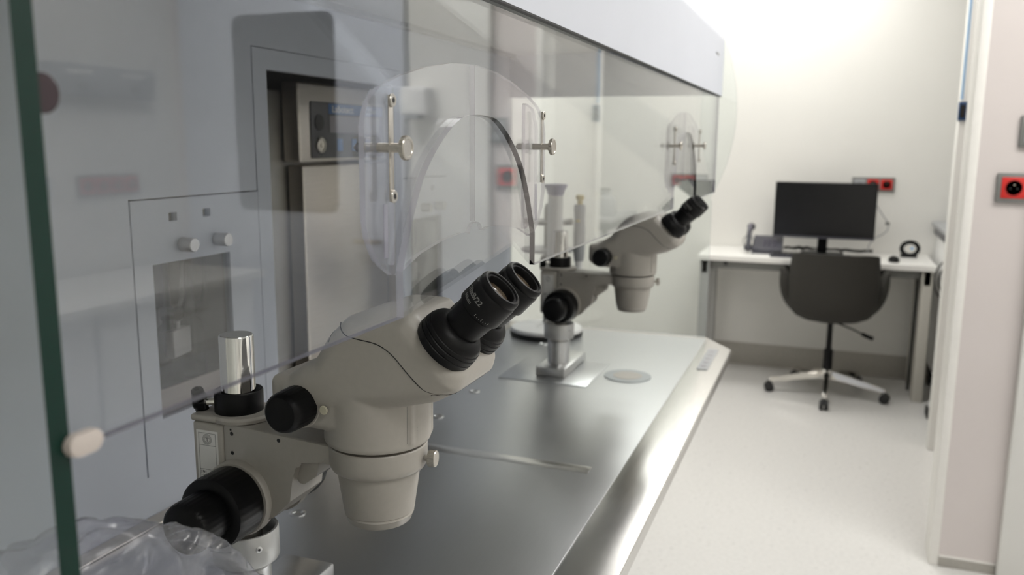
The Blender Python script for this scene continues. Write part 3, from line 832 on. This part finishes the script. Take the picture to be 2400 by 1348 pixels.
def wash_bottle(label, x, y, z, s=1):
    t = thing('wash_bottle', label, 'bottle', (x, y, z))
    bm = nb(); lathe(bm, [(.020*s, 0), (.022*s, .003), (.022*s, .085), (.018*s, .098), (.009*s, .106), (.009*s, .118)], seg=32, caps=False); obj('bottle_body', bm, 'flask', t)
    bm = nb(); lathe(bm, [(.001, .003), (.0195*s, .003), (.0205*s, .045), (.001, .045)], seg=24, caps=False); obj('water', bm, 'water', t)
    bm = nb(); lathe(bm, [(.011*s, .112), (.012*s, .118), (.011*s, .130), (.006, .136), (.0045, .19), (.0055, .20), (.0045, .21), (.004, .235)], seg=20, caps=False); obj('stopper_tube', bm, 'flask', t)
    bm = nb(); tube(bm, [(0, 0, .02), (0, 0, .12)], .003, 8); lathe(bm, [(.002, .008), (.008, .014), (.008, .02), (.002, .026)], seg=14); obj('inlet_tube', bm, 'flask', t)
    bm = nb(); tube(bm, [(.010*s, 0, .124), (.028*s, 0, .128), (.036*s, 0, .145), (.040*s, 0, .215)], .0035, 8); obj('side_arm', bm, 'flask', t)
    return t
mods = [('pale blue humidifier module with two silver knobs at the near end', (0, 'nearer')), ('pale blue humidifier module seen through the arched shield, right of the incubator', (.817, 'farther'))]
md1 = make_module(mods[0][0]); md2 = copy_tree(md1); md2.location.x += .817; md2['label'] = mods[1][0]
for m_ in (md1, md2): m_['group'] = 'humidifier modules in the back wall'
for k, (off, word) in enumerate(((0, 'near'), (.817, 'far'))):
    for j, (dx, dy, nm) in enumerate(((.150, .085, 'left'), (.215, .095, 'right'))):
        tb = wash_bottle('glass gas washing bottle on the %s in the %s module window' % (nm, word), .925+off+dx, YB+dy, .924+.092)
        tb['group'] = 'gas washing bottles'
    for j, (dx, dz, nm, rz_) in enumerate(((.128, .062, 'lower left', .2), (.222, .072, 'upper right', -.15))):
        t = thing('foam_block', 'white foam block, %s one in the %s module window' % (nm, word), 'block', (.925+off+dx, YB+.045 if j == 0 else YB+.150, .924+.092+dz), rz_, 'foam blocks in the modules')
        bm = nb(); box(bm, -.026, .026, -.008, .008, 0, .044, .003); obj('foam_body', bm, 'white', t)
        bm = nb(); lathe(bm, [(.004, 0), (.004, .012)], (0, .0, .044), seg=12); obj('foam_peg', bm, 'white', t)

# ------------------------------------------------------------------ incubator in its bay
ic = thing('incubator', 'stainless steel incubator with dark control panel in the back wall bay', 'incubator', (1.57, 1.1, .90))
def ip(name, bm, mats, parent=None, smooth=30):
    bmesh.ops.translate(bm, verts=bm.verts, vec=(-1.57, -1.1, -.90)); return obj(name, bm, mats, parent or ic, smooth)
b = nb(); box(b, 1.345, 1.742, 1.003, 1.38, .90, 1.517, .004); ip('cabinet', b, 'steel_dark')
b = nb(); box(b, 1.398, 1.742, .960, 1.000, 1.379, 1.533, .006, 3); cb = ip('control_box', b, 'steel_warm')
b = nb(); box(b, 1.411, 1.742, .964, 1.000, .905, 1.373, .004, 3); ip('incubator_door', b, 'steel_warm')
b = nb(); prism(b, rpoly([(1.434, 1.386, .006), (1.72, 1.386, .006), (1.72, 1.497, .006), (1.434, 1.497, .006)]), 'y', .9575, .9602); pn = ip('control_panel', b, 'panel_dark', cb)
b = nb(); box(b, 1.497, 1.716, .9565, .9575, 1.474, 1.495); ip('name_strip', b, 'cyan', pn)
b = nb(); box(b, 1.500, 1.70, .9565, .9575, 1.437, 1.471); ip('display', b, 'display', pn)
for x in (1.536, 1.592, 1.648):
    b = nb(); prism(b, rpoly([(x-.0095, 1.400, .002), (x+.0095, 1.400, .002), (x+.0095, 1.425, .002), (x-.0095, 1.425, .002)]), 'y', .9560, .9576); ip('panel_button', b, 'button', pn)
b = nb(); lathe(b, [(.016, 0), (.016, .0012), (.015, .0014)], (1.463, .9575, 1.456), (0, -1, 0), 32); ip('speaker_disc', b, 'dark', pn)
b = nb(); lathe(b, [(.0155, 0), (.0155, .004), (.0140, .0048), (.0120, .0048), (.0112, .003)], (1.464, .9575, 1.412), (0, -1, 0), 36); rg = ip('lock_ring', b, 'nickel', pn)
b = nb(); lathe(b, [(.005, 0), (.004, .002)], (1.464, .9545, 1.412), (0, -1, 0), 14); ip('lock_core', b, 'nickel', pn)
iw = Matrix.Translation((-1.57, -1.1, -.90))
text_on('name_lettering', 'Labotect', .0195, 'print_white', pn, iw @ mx_from((1, 0, 0), (0, 0, 1), (0, -1, 0), (1.5495, .9563, 1.4838)), 1.12, bold=.0003)
text_on('name_lettering', 'InControl', .0135, 'print_white', pn, iw @ mx_from((1, 0, 0), (0, 0, 1), (0, -1, 0), (1.655, .9563, 1.4838)), 1.0)
text_on('name_lettering', 'ON / OFF', .0055, 'print_grey', pn, iw @ mx_from((1, 0, 0), (0, 0, 1), (0, -1, 0), (1.464, .9563, 1.391)), 1.0)

# ------------------------------------------------------------------ pipette stand and pipettes
pc = Vector((2.335, .762, T))
t = thing('pipette_stand', 'white round-footed carousel stand behind the far microscope', 'stand', pc)
b = nb(); lathe(b, [(.100, 0), (.108, .002), (.108, .010), (.106, .011)], seg=48); fb = obj('rubber_foot', b, 'dark', t)
b = nb(); lathe(b, [(.1055, .011), (.107, .014), (.104, .022), (.05, .028), (.014, .034)], seg=48); obj('base_disc', b, 'white', t)
b = nb(); lathe(b, [(.011, .03), (.011, .37), (.007, .385)], seg=20); obj('column', b, 'grey', t)
b = nb(); lathe(b, [(.030, .245), (.075, .247), (.077, .251), (.075, .256), (.030, .256)], seg=36); obj('lower_ring', b, 'grey_mid', t)
b = nb(); lathe(b, [(.02, .325), (.060, .327), (.062, .331), (.060, .337), (.02, .337)], seg=36)
for k in range(6):
    a = 2*PI*k/6+.3; tube(b, [(.05*math.cos(a), .05*math.sin(a), .331), (.082*math.cos(a), .082*math.sin(a), .334)], .006, 8)
obj('upper_ring', b, 'grey', t)
def pipette(label, a, kind):
    p = pc+Vector((.092*math.cos(a), .092*math.sin(a), 0))
    tt = thing('pipette', label, 'pipette', p, group='pipettes on the carousel stand')
    if kind == 'big':
        bm = nb(); lathe(bm, [(.006, .17), (.016, .19), (.0215, .21), (.0215, .415)], seg=28); obj('barrel', bm, 'white', tt)
        bm = nb(); lathe(bm, [(.020, .415), (.022, .418), (.026, .430), (.033, .440), (.033, .446), (.01, .448)], seg=28); obj('plunger_cap', bm, 'purple', tt)
    else:
        bm = nb(); lathe(bm, [(.0135, .22), (.016, .235), (.0175, .30), (.015, .34), (.0175, .375), (.015, .385)], seg=24); obj('handle', bm, 'grey_mid', tt)
        bm = nb(); lathe(bm, [(.008, .385), (.008, .398), (.012, .399), (.012, .409), (.009, .412)], seg=20); obj('plunger_cap', bm, 'yellow', tt)
        bm = nb(); lathe(bm, [(.013, .222), (.0095, .195), (.008, .17)], seg=20); obj('shaft', bm, 'white', tt)
        bm = nb(); lathe(bm, [(.0075, .182), (.005, .155), (.002, .125)], seg=16); obj('tip', bm, 'grey_mid', tt)
        bm = nb(); box(bm, -.022, -.012, -.005, .005, .335, .342, .002); box(bm, .013, .019, -.004, .004, .285, .300, .001, mi=0); obj('finger_rest', bm, 'yellow', tt)
    return tt
pipette('large white pipette with a flared purple cap on the carousel', 3.68, 'big')
pipette('grey pipette with a yellow button hanging right of the purple-capped one', -1.35, 'small')

# ------------------------------------------------------------------ crumpled plastic bag at the near end
t = thing('plastic_bag', 'crumpled clear plastic bag at the bottom left in front of the focus knob', 'plastic bag', (.44, .44, T))
bm = nb()
ridge = [(-.150, .350), (-.09, .340), (-.045, .322), (-.02, .312), (.02, .276), (.06, .238), (.10, .19), (.15, .13), (.19, .06)]
def rh(x):
    for (a, ha), (b_, hb) in zip(ridge[:-1], ridge[1:]):
        if a <= x <= b_: return ha+(hb-ha)*(x-a)/(b_-a)
    return ridge[0][1] if x < ridge[0][0] else ridge[-1][1]
NU, NV = 110, 90; G = []
for i in range(NU+1):
    x = -.150+.34*i/NU; h = rh(x); row = []
    for j in range(NV+1):
        v = j/NV*2-1                       # -1 front foot .. 0 ridge .. 1 back foot
        z = h*(1-abs(v)**2.2)
        y = -.040+.075*v*(1+.25*math.sin(9*x*10))
        q = Vector((x*9, y*14, z*9))
        n1 = noise.noise(q)*.016; n2 = abs(noise.noise(q*2.2+Vector((3, 1, 5))))*.024; n3 = abs(noise.noise(q*6))*.006
        k = min(1, abs(v)*3+.25)
        row.append(bm.verts.new((x+n2*.4, y+(n1+n2+n3)*k, max(.002, z+(n1*.5-n2*.9+n3)*(1-abs(v))))))
    G.append(row)
for i in range(NU):
    for j in range(NV):
        bm.faces.new((G[i][j], G[i+1][j], G[i+1][j+1], G[i][j+1]))
bag = obj('bag_film', bm, 'film', t, smooth=60)
bm = nb()
for k, (ox, oz) in enumerate(((.055, .20), (.095, .165), (.02, .235))):
    tube(bm, [(ox+.012*math.cos(a), -.118-.002*k, oz+.020*math.sin(a)) for a in [.6+.25*i for i in range(8)]], .0004, 5)
obj('fold_lines', bm, 'white', t)

# ------------------------------------------------------------------ sockets
def socket_strip(label, loc, face, mods_, size=.086, group=None, vertical=False):
    """modules side by side along the local x axis; local -y is the outside"""
    t = thing('socket_strip', label, 'socket', loc, face, group)
    n = len(mods_); W = size*n*.88+.014
    bm = nb(); box(bm, -W/2, W/2, -.012, 0, -size/2, size/2, .003); obj('frame', bm, 'grey', t)
    for k, m_ in enumerate(mods_):
        cx = -W/2+.007+size*.88*(k+.5)
        bm = nb(); box(bm, cx-size*.38, cx+size*.38, -.0145, -.010, -size*.36, size*.36, .002); pl = obj('socket_plate', bm, {'r': 'red', 'g': 'grey_mid', 'w': 'white'}[m_], t)
        if m_ == 'r':
            pl['label'] = 'red socket plate'
            bm = nb(); lathe(bm, [(size*.27, 0), (size*.27, .0012), (size*.25, .0012), (size*.24, -.0005)], (cx, -.0145, 0), (0, -1, 0), 32); obj('socket_well', bm, 'red_dark', pl)
            bm = nb(); lathe(bm, [(.0028, 0), (.0028, .006), (.0015, .0075)], (cx, -.0145, size*.1), (0, -1, 0), 12); obj('earth_pin', bm, 'nickel', pl)
            for dx in (-.0095, .0095):
                bm = nb(); lathe(bm, [(.0028, .0), (.0028, .0016)], (cx+dx, -.0145, -size*.02), (0, -1, 0), 12); obj('pin_hole', bm, 'dark', pl)
        else:
            bm = nb(); box(bm, cx-.012, cx+.012, -.0158, -.0145, -.010, .010, .001); obj('port', bm, 'grey', pl)
    return t
FX = -PI/2   # local -y turned to world -x
socket_strip('single red wall socket in a grey frame at the right edge', (XJ, -.5370, 1.291), FX, 'r', .091)
socket_strip('grey switch plate cut by the right edge above the red socket', (XJ, -.5870, 1.465), FX, 'g', .095)
socket_strip('socket row with two red sockets behind the monitor', (5.55, -.243, 1.186), FX, 'grr', .085)
socket_strip('row of red sockets on the right aisle wall', (2.62, ry0, 1.24), PI, 'rrrr', .085)
socket_strip('single grey data socket left of the aisle sockets', (2.30, ry0, 1.24), PI, 'g', .085)
t = thing('trunking_box', 'pale grey double service box on the right aisle wall', 'service box', (2.60, ry0, 1.64), PI)
b = nb(); box(b, -.26, .26, -.05, 0, -.06, .06, .004); obj('housing', b, 'grey_mid', t)
for dx in (-.14, .12):
    b = nb(); box(b, dx-.06, dx+.06, -.053, -.05, .02, .04, .001); obj('name_plate', b, 'white', t)
    b = nb(); lathe(b, [(.018, 0), (.016, .02)], (dx, -.05, -.02), (0, -1, 0), 20); obj('valve', b, 'grey', t)
t = thing('soap_dispenser', 'white wall dispenser beside the socket on the dividing wall', 'dispenser', (XJ-.035, -.88, 1.57), FX)
b = nb(); box(b, -.055, .055, -.08, 0, -.05, .055, .01, 3); obj('housing', b, 'white', t)
b = nb(); box(b, -.02, .02, -.085, -.03, -.065, -.05, .004); obj('lever', b, 'grey_mid', t)
# service counter on the aisle side (seen only in the glass)
t = thing('service_counter', 'white laboratory counter along the right aisle wall', 'counter', (1.2, -1.8, 0))
b = nb(); box(b, -1.6, 1.65, -.27, .27, .87, .90, .003); obj('worktop', b, 'desk', t)
for k in range(4):
    b = nb(); box(b, -1.58+k*.80, -.80+k*.80, -.27, .24, .10, .868, .003); cu = obj('cabinet_unit', b, 'white', t)
    b = nb(); cyl(b, .006, (-1.3+k*.80, .262, .80), (-1.1+k*.80, .262, .80)); cyl(b, .004, (-1.28+k*.8, .238, .80), (-1.28+k*.8, .262, .80)); cyl(b, .004, (-1.12+k*.8, .238, .80), (-1.12+k*.8, .262, .80)); obj('handle', b, 'nickel', cu)
b = nb(); box(b, -1.55, 1.6, -.27, .18, 0, .10); obj('plinth', b, 'grey', t)

# ------------------------------------------------------------------ partition fittings
t = thing('door_sensor', 'small dark blue sensor box on the white partition edge', 'sensor', (4.25, -.517, 1.570))
b = nb(); box(b, -.012, .012, -.026, .008, -.042, .040, .003); obj('sensor_body', b, 'blue_dark', t)
b = nb(); box(b, -.0135, -.012, -.018, .002, -.030, .028, .001); obj('sensor_face', b, 'screen', t)
t = thing('protective_tape', 'thin pale blue tape strip running up from the blue sensor', 'tape', (4.25, -.5135, 1.62))
b = nb(); box(b, -.0006, .0006, -.0105, -.0015, 0, 1.05); box(b, -.0006, .004, -.0016, -.0008, 0, 1.05); obj('tape_film', b, 'blue_tape', t)

# ------------------------------------------------------------------ desk
dk = thing('desk', 'white desk against the back wall with grey panel legs', 'desk', (5.30, .066, 0))
b = nb(); prism(b, rpoly([(-.26, -.640, .01), (.245, -.640, .01), (.245, .640, .01), (-.26, .640, .01)]), 'z', .742, .772, bev=.003); obj('desk_top', b, 'desk', dk)
for s, m_ in ((-1, 'desk_leg'), (1, 'desk_leg_grey')):
    b = nb(); box(b, -.245, -.14, s*.600-.028, s*.600+.028, 0, .742, .003); box(b, -.245, .20, s*.600-.020, s*.600+.020, .66, .742, .003)
    box(b, .13, .20, s*.600-.026, s*.600+.026, 0, .66, .003)
    lg = obj('leg', b, m_, dk)
b = nb(); box(b, -.20, -.17, -.572, .572, .690, .738, .002); obj('cross_rail', b, 'grey', dk)
for y in (.48, .02, -.34):
    b = nb(); box(b, -.255, -.225, y-.010, y+.010, .715, .741, .002); obj('bracket', b, 'dark', dk)
b = nb(); tube(b, [(-.15, -.560, .70), (-.13, -.562, .5), (-.14, -.560, .25), (-.10, -.562, .03)], .008, 8); obj('leg_cable', b, 'dark', dk)

# monitor
mo = thing('monitor', 'black switched-off widescreen monitor on the desk', 'monitor', (5.33, .02, .772), -PI/2-.03)
b = nb(); box(b, -.283, .283, -.018, .018, .098, .428, .005, 3); hd = obj('monitor_housing', b, 'black', mo)
b = nb(); box(b, -.276, .276, -.0195, -.018, .110, .421); obj('screen', b, 'screen', hd)
b = nb(); box(b, -.283, .283, -.0205, -.018, .098, .110, .001); obj('lower_bezel', b, 'phone', hd)
b = nb(); box(b, -.028, .028, .012, .030, .008, .22, .004); obj('stand_neck', b, 'black', mo)
b = nb(); prism(b, rpoly([(-.12, -.09, .02), (.12, -.09, .02), (.12, .09, .02), (-.12, .09, .02)]), 'z', 0, .010, bev=.002); obj('stand_foot', b, 'black', mo)
# keyboard
kb = thing('keyboard', 'black keyboard at the front of the desk under the monitor', 'keyboard', (5.14, .075, .772), -PI/2-.03)
b = nb(); box(b, -.225, .225, -.065, .065, .002, .016, .004); obj('keyboard_body', b, 'phone', kb)
n = 0
for r in range(5):
    for c in range(15):
        b = nb(); box(b, -.212+c*.0285, -.187+c*.0285, -.056+r*.0225, -.037+r*.0225, .015, .022, .0015, 1); k_ = obj('key', b, 'black', kb, smooth=0)
# mouse
ms = thing('mouse', 'black computer mouse on the desk right of the keyboard', 'mouse', (5.16, -.365, .772), -PI/2)
b = nb(); prof_ = [(.001, 0), (.028, .001), (.031, .008), (.028, .020), (.018, .030), (.001, .034)]
lathe(b, prof_, seg=28); bmesh.ops.scale(b, verts=b.verts, vec=(1, 1.7, 1)); obj('mouse_body', b, 'black', ms)
b = nb(); box(b, -.003, .003, .018, .034, .026, .034, .002); obj('scroll_wheel', b, 'grey', ms)
# papers / cables clutter under the monitor
t = thing('paper_sheet', 'white paper sheet on the desk behind the keyboard, left of the stand', 'paper', (5.26, .19, .772))
b = nb(); box(b, -.07, .05, -.08, .06, 0, .003); obj('sheets', b, 'paper', t); b = nb(); box(b, -.05, .03, -.05, .03, .003, .0036); obj('printed_text', b, 'print_grey', t)
t = thing('paper_sheet', 'white paper sheet on the desk right of the keyboard', 'paper', (5.15, -.235, .772))
b = nb(); box(b, -.06, .06, -.055, .055, 0, .003); obj('sheets', b, 'paper', t)
t = thing('cable_bundle', 'dark tangled cable bundle on the desk behind the monitor foot', 'cable', (5.44, 0, .772))
b = nb()
for q in range(4):
    tube(b, [(noise.noise(Vector((k*.25, q*3, 1)))*.06, .24-k*.022, .012+.02*abs(noise.noise(Vector((k*.4, q*2, 5))))+.004*q) for k in range(24)], .004, 6)
obj('cables', b, 'black', t)
t = thing('device_box', 'small pale grey box on the desk behind the telephone', 'box', (5.43, .335, .772))
b = nb(); box(b, -.03, .03, -.05, .05, 0, .045, .004); obj('casing', b, 'grey_mid', t); b = nb(); box(b, -.031, -.03, -.02, .02, .01, .03); obj('front_plate', b, 'grey', t)
# telephone
ph = thing('telephone', 'dark grey office telephone on the desk left of the monitor', 'telephone', (5.32, .375, .772), -PI/2)
b = nb(); prism(b, rpoly([(-.10, 0, .004), (.10, 0, .004), (.10, .085, .01), (.075, .095, .008), (-.10, .030, .006)]), 'x', -.04, .13, bev=.004)
obj('phone_base', b, 'phone', ph)
b = nb()
tube(b, [(0, -.105, .035), (0, -.060, .105), (0, .01, .148), (0, .075, .155)], .015, 12)
lathe(b, [(.016, 0), (.024, .006), (.024, .028), (.016, .034)], (0, -.100, .018), (0, .4, .9), 20); lathe(b, [(.016, 0), (.024, .006), (.024, .028), (.016, .034)], (0, .070, .128), (0, .4, .9), 20)
bmesh.ops.translate(b, verts=b.verts, vec=(-.062, 0, 0))
hs_ = obj('handset', b, 'phone', ph)
b = nb(); box(b, -.070, -.054, -.04, .03, .095, .162, .006, rot=Matrix.Rotation(.55, 3, 'X')); obj('handset_grip', b, 'phone_light', hs_)
for r in range(4):
    for c in range(3):
        b = nb(); box(b, .02+c*.028, .038+c*.028, -.075+r*.026, -.060+r*.026, .040+r*.0105, .048+r*.0105, .001); obj('phone_key', b, 'phone_light', ph)
b = nb(); tube(b, [(-.06-.030*math.sin(k*.20), -.10-.02*math.sin(k*.1), .006+.10*abs(math.sin(k*.10))) for k in range(32)], .0022, 6); obj('phone_cord', b, 'dark', ph)
# headset / small device at right end
t = thing('desk_scanner', 'small round black device at the right end of the desk', 'device', (5.42, -.465, .772))
b = nb(); tube(b, [(0, .045*math.cos(a), .050+.038*math.sin(a)) for a in [2*PI*k/24 for k in range(24)]], .012, 10, closed=True); obj('device_ring', b, 'black', t)
b = nb(); box(b, -.03, .03, -.04, .05, 0, .016, .005); obj('device_foot', b, 'black', t)
b = nb(); lathe(b, [(.009, 0), (.009, .004)], (-.004, -.010, .052), (-1, 0, 0), 20); obj('device_light', b, 'blue_tape', t)
# cable hanging from the monitor to the desk
t = thing('power_cable', 'thin grey cable with an inline switch hanging right of the monitor', 'cable', (5.40, -.25, .775))
b = nb(); tube(b, [(0, .0, .33), (0, -.012, .30), (0, -.045, .25), (0, -.078, .205), (0, -.088, .185), (0, -.085, .15), (0, -.06, .125), (0, -.02, .105), (0, .01, .06), (0, .015, .01)], .0032, 8); obj('cord', b, 'grey_mid', t)
b = nb(); box(b, -.009, .009, -.095, -.070, .182, .200, .004); obj('inline_switch', b, 'grey', t)

# ------------------------------------------------------------------ office chair
ch = thing('office_chair', 'dark grey upholstered swivel chair in front of the desk', 'chair', (5.03, -.055, 0))
shell = []
def cloth_shell(a_lo, a_hi, top_fn, bot_fn, na, nz, rad_fn, th=.032):
    bm = nb(); ro_, ri_ = [], []
    for j in range(nz+1):
        v = j/nz; ro, ri = [], []
        for i in range(na+1):
            a = a_lo+(a_hi-a_lo)*i/na
            z = bot_fn(a)+(top_fn(a)-bot_fn(a))*v
            rx_, ry_, cx_ = rad_fn(a, z)
            ro.append(bm.verts.new((cx_-rx_*math.cos(a), ry_*math.sin(a), z)))
            k = th*(.6 if v in (0, 1) else 1)
            ri.append(bm.verts.new((cx_-(rx_-k)*math.cos(a), (ry_-k)*math.sin(a), z)))
        ro_.append(ro); ri_.append(ri)
    for j in range(nz):
        for i in range(na):
            bm.faces.new((ro_[j][i], ro_[j][i+1], ro_[j+1][i+1], ro_[j+1][i]))
            bm.faces.new((ri_[j][i], ri_[j+1][i], ri_[j+1][i+1], ri_[j][i+1]))
    for i in range(na):
        bm.faces.new((ro_[nz][i], ro_[nz][i+1], ri_[nz][i+1], ri_[nz][i]))
        bm.faces.new((ro_[0][i], ri_[0][i], ri_[0][i+1], ro_[0][i+1]))
    for j in range(nz):
        for i in (0, na):
            bm.faces.new((ro_[j][i], ro_[j+1][i], ri_[j+1][i], ri_[j][i]))
    return bm
# back: a curved panel narrowing to the top, the arms wrap round from lower down
def rad_b(a, z):
    k = min(1, max(0, (z-.455)/.13)); w_ = .130+.110*math.sqrt(max(0, 1-(1-k)**2))
    w_ -= .012*max(0, (z-.70)/.13)
    return w_*.62, w_, -.095-.05*(z-.46)
obj('back_shell', cloth_shell(-1.42, 1.42, lambda a: .838-.016*(abs(a)/1.42)**6, lambda a: .456, 40, 18, rad_b), 'fabric', ch, smooth=60)
def rad_a(a, z):
    k = min(1, max(0, (z-.465)/.20)); w_ = .150+.140*math.sqrt(max(0, 1-(1-k)**2))
    return w_*.85, w_, -.02
for s in (-1, 1):
    lo, hi = (1.05, 2.15) if s > 0 else (-2.15, -1.05)
    def top_a(a): 
        q_ = (abs(a)-1.05)/1.1
        return .735-.10*(1-min(1, q_/.22))**2-.07*max(0, (q_-.6)/.4)**2
    obj('armrest', cloth_shell(lo, hi, top_a, lambda a: .470, 18, 14, rad_a, .036), 'fabric', ch, smooth=60)
bm = nb(); prism(bm, rpoly([(-.17, -.17, .12), (.24, -.20, .09), (.24, .20, .09), (-.17, .17, .12)], 10), 'z', .468, .530, bev=.018); obj('seat', bm, 'fabric', ch, smooth=50)
bm = nb(); lathe(bm, [(.03, .432), (.11, .438), (.165, .452), (.205, .478), (.228, .515)], seg=40); obj('seat_pan', bm, 'fabric', ch, smooth=50)
bm = nb(); lathe(bm, [(.026, .13), (.026, .262), (.023, .268), (.0155, .270), (.0155, .43)], seg=24); obj('gas_column', bm, 'black', ch)
bm = nb(); tube(bm, [(0, -.03, .425), (-.06, -.12, .405), (-.08, -.165, .388)], .005, 8); lv = obj('lever', bm, 'black', ch)
bm = nb(); tube(bm, [(-.08, -.165, .388), (-.085, -.185, .380), (-.09, -.225, .366)], .011, 10); obj('lever_grip', bm, 'black', lv)
bm = nb(); lathe(bm, [(.020, .095), (.036, .100), (.036, .140), (.028, .150)], seg=28); obj('hub', bm, 'chrome', ch)
star = [Vector((4.724-5.03, -.048+.055, 0)), Vector((4.977-5.03, .266+.055, 0)), Vector((4.961-5.03, -.376+.055, 0)), Vector((5.304-5.03, .13+.055, 0)), Vector((5.388-5.03-.06, -.254+.055, 0))]
for p in star:
    d_ = p.normalized(); L_ = .315; sd = Vector((-d_.y, d_.x, 0))
    bm = nb(); ring = []
    for r_, z0, z1, w_ in ((.02, .100, .142, .022), (.12, .088, .124, .018), (.24, .068, .098, .014), (L_, .060, .084, .012)):
        c_ = d_*r_; ring.append([bm.verts.new(c_+sd*w_+Vector((0, 0, z0))), bm.verts.new(c_-sd*w_+Vector((0, 0, z0))), bm.verts.new(c_-sd*w_*.7+Vector((0, 0, z1))), bm.verts.new(c_+sd*w_*.7+Vector((0, 0, z1)))])
    for a, b_ in zip(ring[:-1], ring[1:]):
        for k in range(4): bm.faces.new((a[k], a[(k+1) % 4], b_[(k+1) % 4], b_[k]))
    bm.faces.new(ring[0]); bm.faces.new(ring[-1])
    bmesh.ops.bevel(bm, geom=list(bm.edges), offset=.004, segments=2, affect='EDGES')
    lg = obj('base_arm', bm, 'chrome', ch, smooth=60)
    q = d_*L_
    bm = nb()
    for s in (-1, 1):
        lathe(bm, [(.020, 0), (.027, .003), (.027, .018), (.020, .021)], q+sd*(.003*s)+Vector((0, 0, .0272)), sd*s, 24)
    lathe(bm, [(.014, .03), (.020, .045), (.012, .062)], q, seg=16)
    obj('caster', bm, 'dark', lg)

# ------------------------------------------------------------------ equipment trolley behind the partition
tr = thing('equipment_trolley', 'grey topped equipment trolley right of the desk', 'trolley', (5.18, -.83, .012))
b = nb(); prism(b, rpoly([(-.38, -.25, .02), (.36, -.25, .02), (.36, .25, .02), (-.34, .25, .02)]), 'z', .945, .968, bev=.003); obj('trolley_top', b, 'grey_mid', tr)
b = nb(); box(b, -.325, .35, -.235, .235, .895, .944, .003); obj('drawer_rail', b, 'phone', tr)
b = nb(); box(b, -.31, .35, -.22, .222, .14, .893, .004); cbn = obj('cabinet', b, 'white', tr)
b = nb(); box(b, -.33, -.305, .195, .225, .07, .90, .003); box(b, -.33, -.305, -.225, -.195, .07, .90, .003); obj('frame_post', b, 'phone', tr)
for sx in (-.28, .30):
    for sy in (-.19, .19):
        b = nb(); lathe(b, [(.03, -.012), (.035, -.01), (.035, .01), (.03, .012)], (sx, sy, .0232), (0, 1, 0), 20); box(b, sx-.012, sx+.012, sy-.016, sy+.016, .06, .14, .003); obj('castor', b, 'dark', tr)
t = thing('cable_coil', 'coiled black cable hanging on the trolley front', 'cable', (4.795, -.655, .735))
b = nb()
for k in range(3):
    R_ = .075+.022*k
    tube(b, [(-.012+.006*k, R_*math.cos(a), R_*1.1*math.sin(a)) for a in [2*PI*i/36 for i in range(36)]], .0038, 8, closed=True)
tube(b, [(0, .05, -.08), (0, .06, -.2), (.005, .07, -.45), (0, .075, -.62)], .006, 8)
obj('coil', b, 'dark', t)
b = nb(); box(b, .003, .02, -.012, .012, .06, .13, .003); obj('hook', b, 'nickel', t)
t = thing('grey_canister', 'grey round canister standing on the trolley top', 'canister', (5.12, -.70, .980))
b = nb(); lathe(b, [(.075, 0), (.082, .004), (.082, .09), (.070, .115), (.045, .125), (.045, .155), (.001, .156)], seg=36); obj('canister_body', b, 'grey_mid', t)
b = nb(); lathe(b, [(.046, .150), (.048, .152), (.048, .166), (.001, .168)], seg=28); obj('lid', b, 'grey', t)
t = thing('power_adapter', 'black power block with white plug on the floor under the trolley edge', 'adapter', (4.80, -.585, 0))
b = nb(); box(b, -.05, .05, -.03, .03, 0, .05, .006); obj('adapter_body', b, 'dark', t)
b = nb(); box(b, -.02, .02, -.018, .018, .05, .085, .004); obj('plug', b, 'white', t)
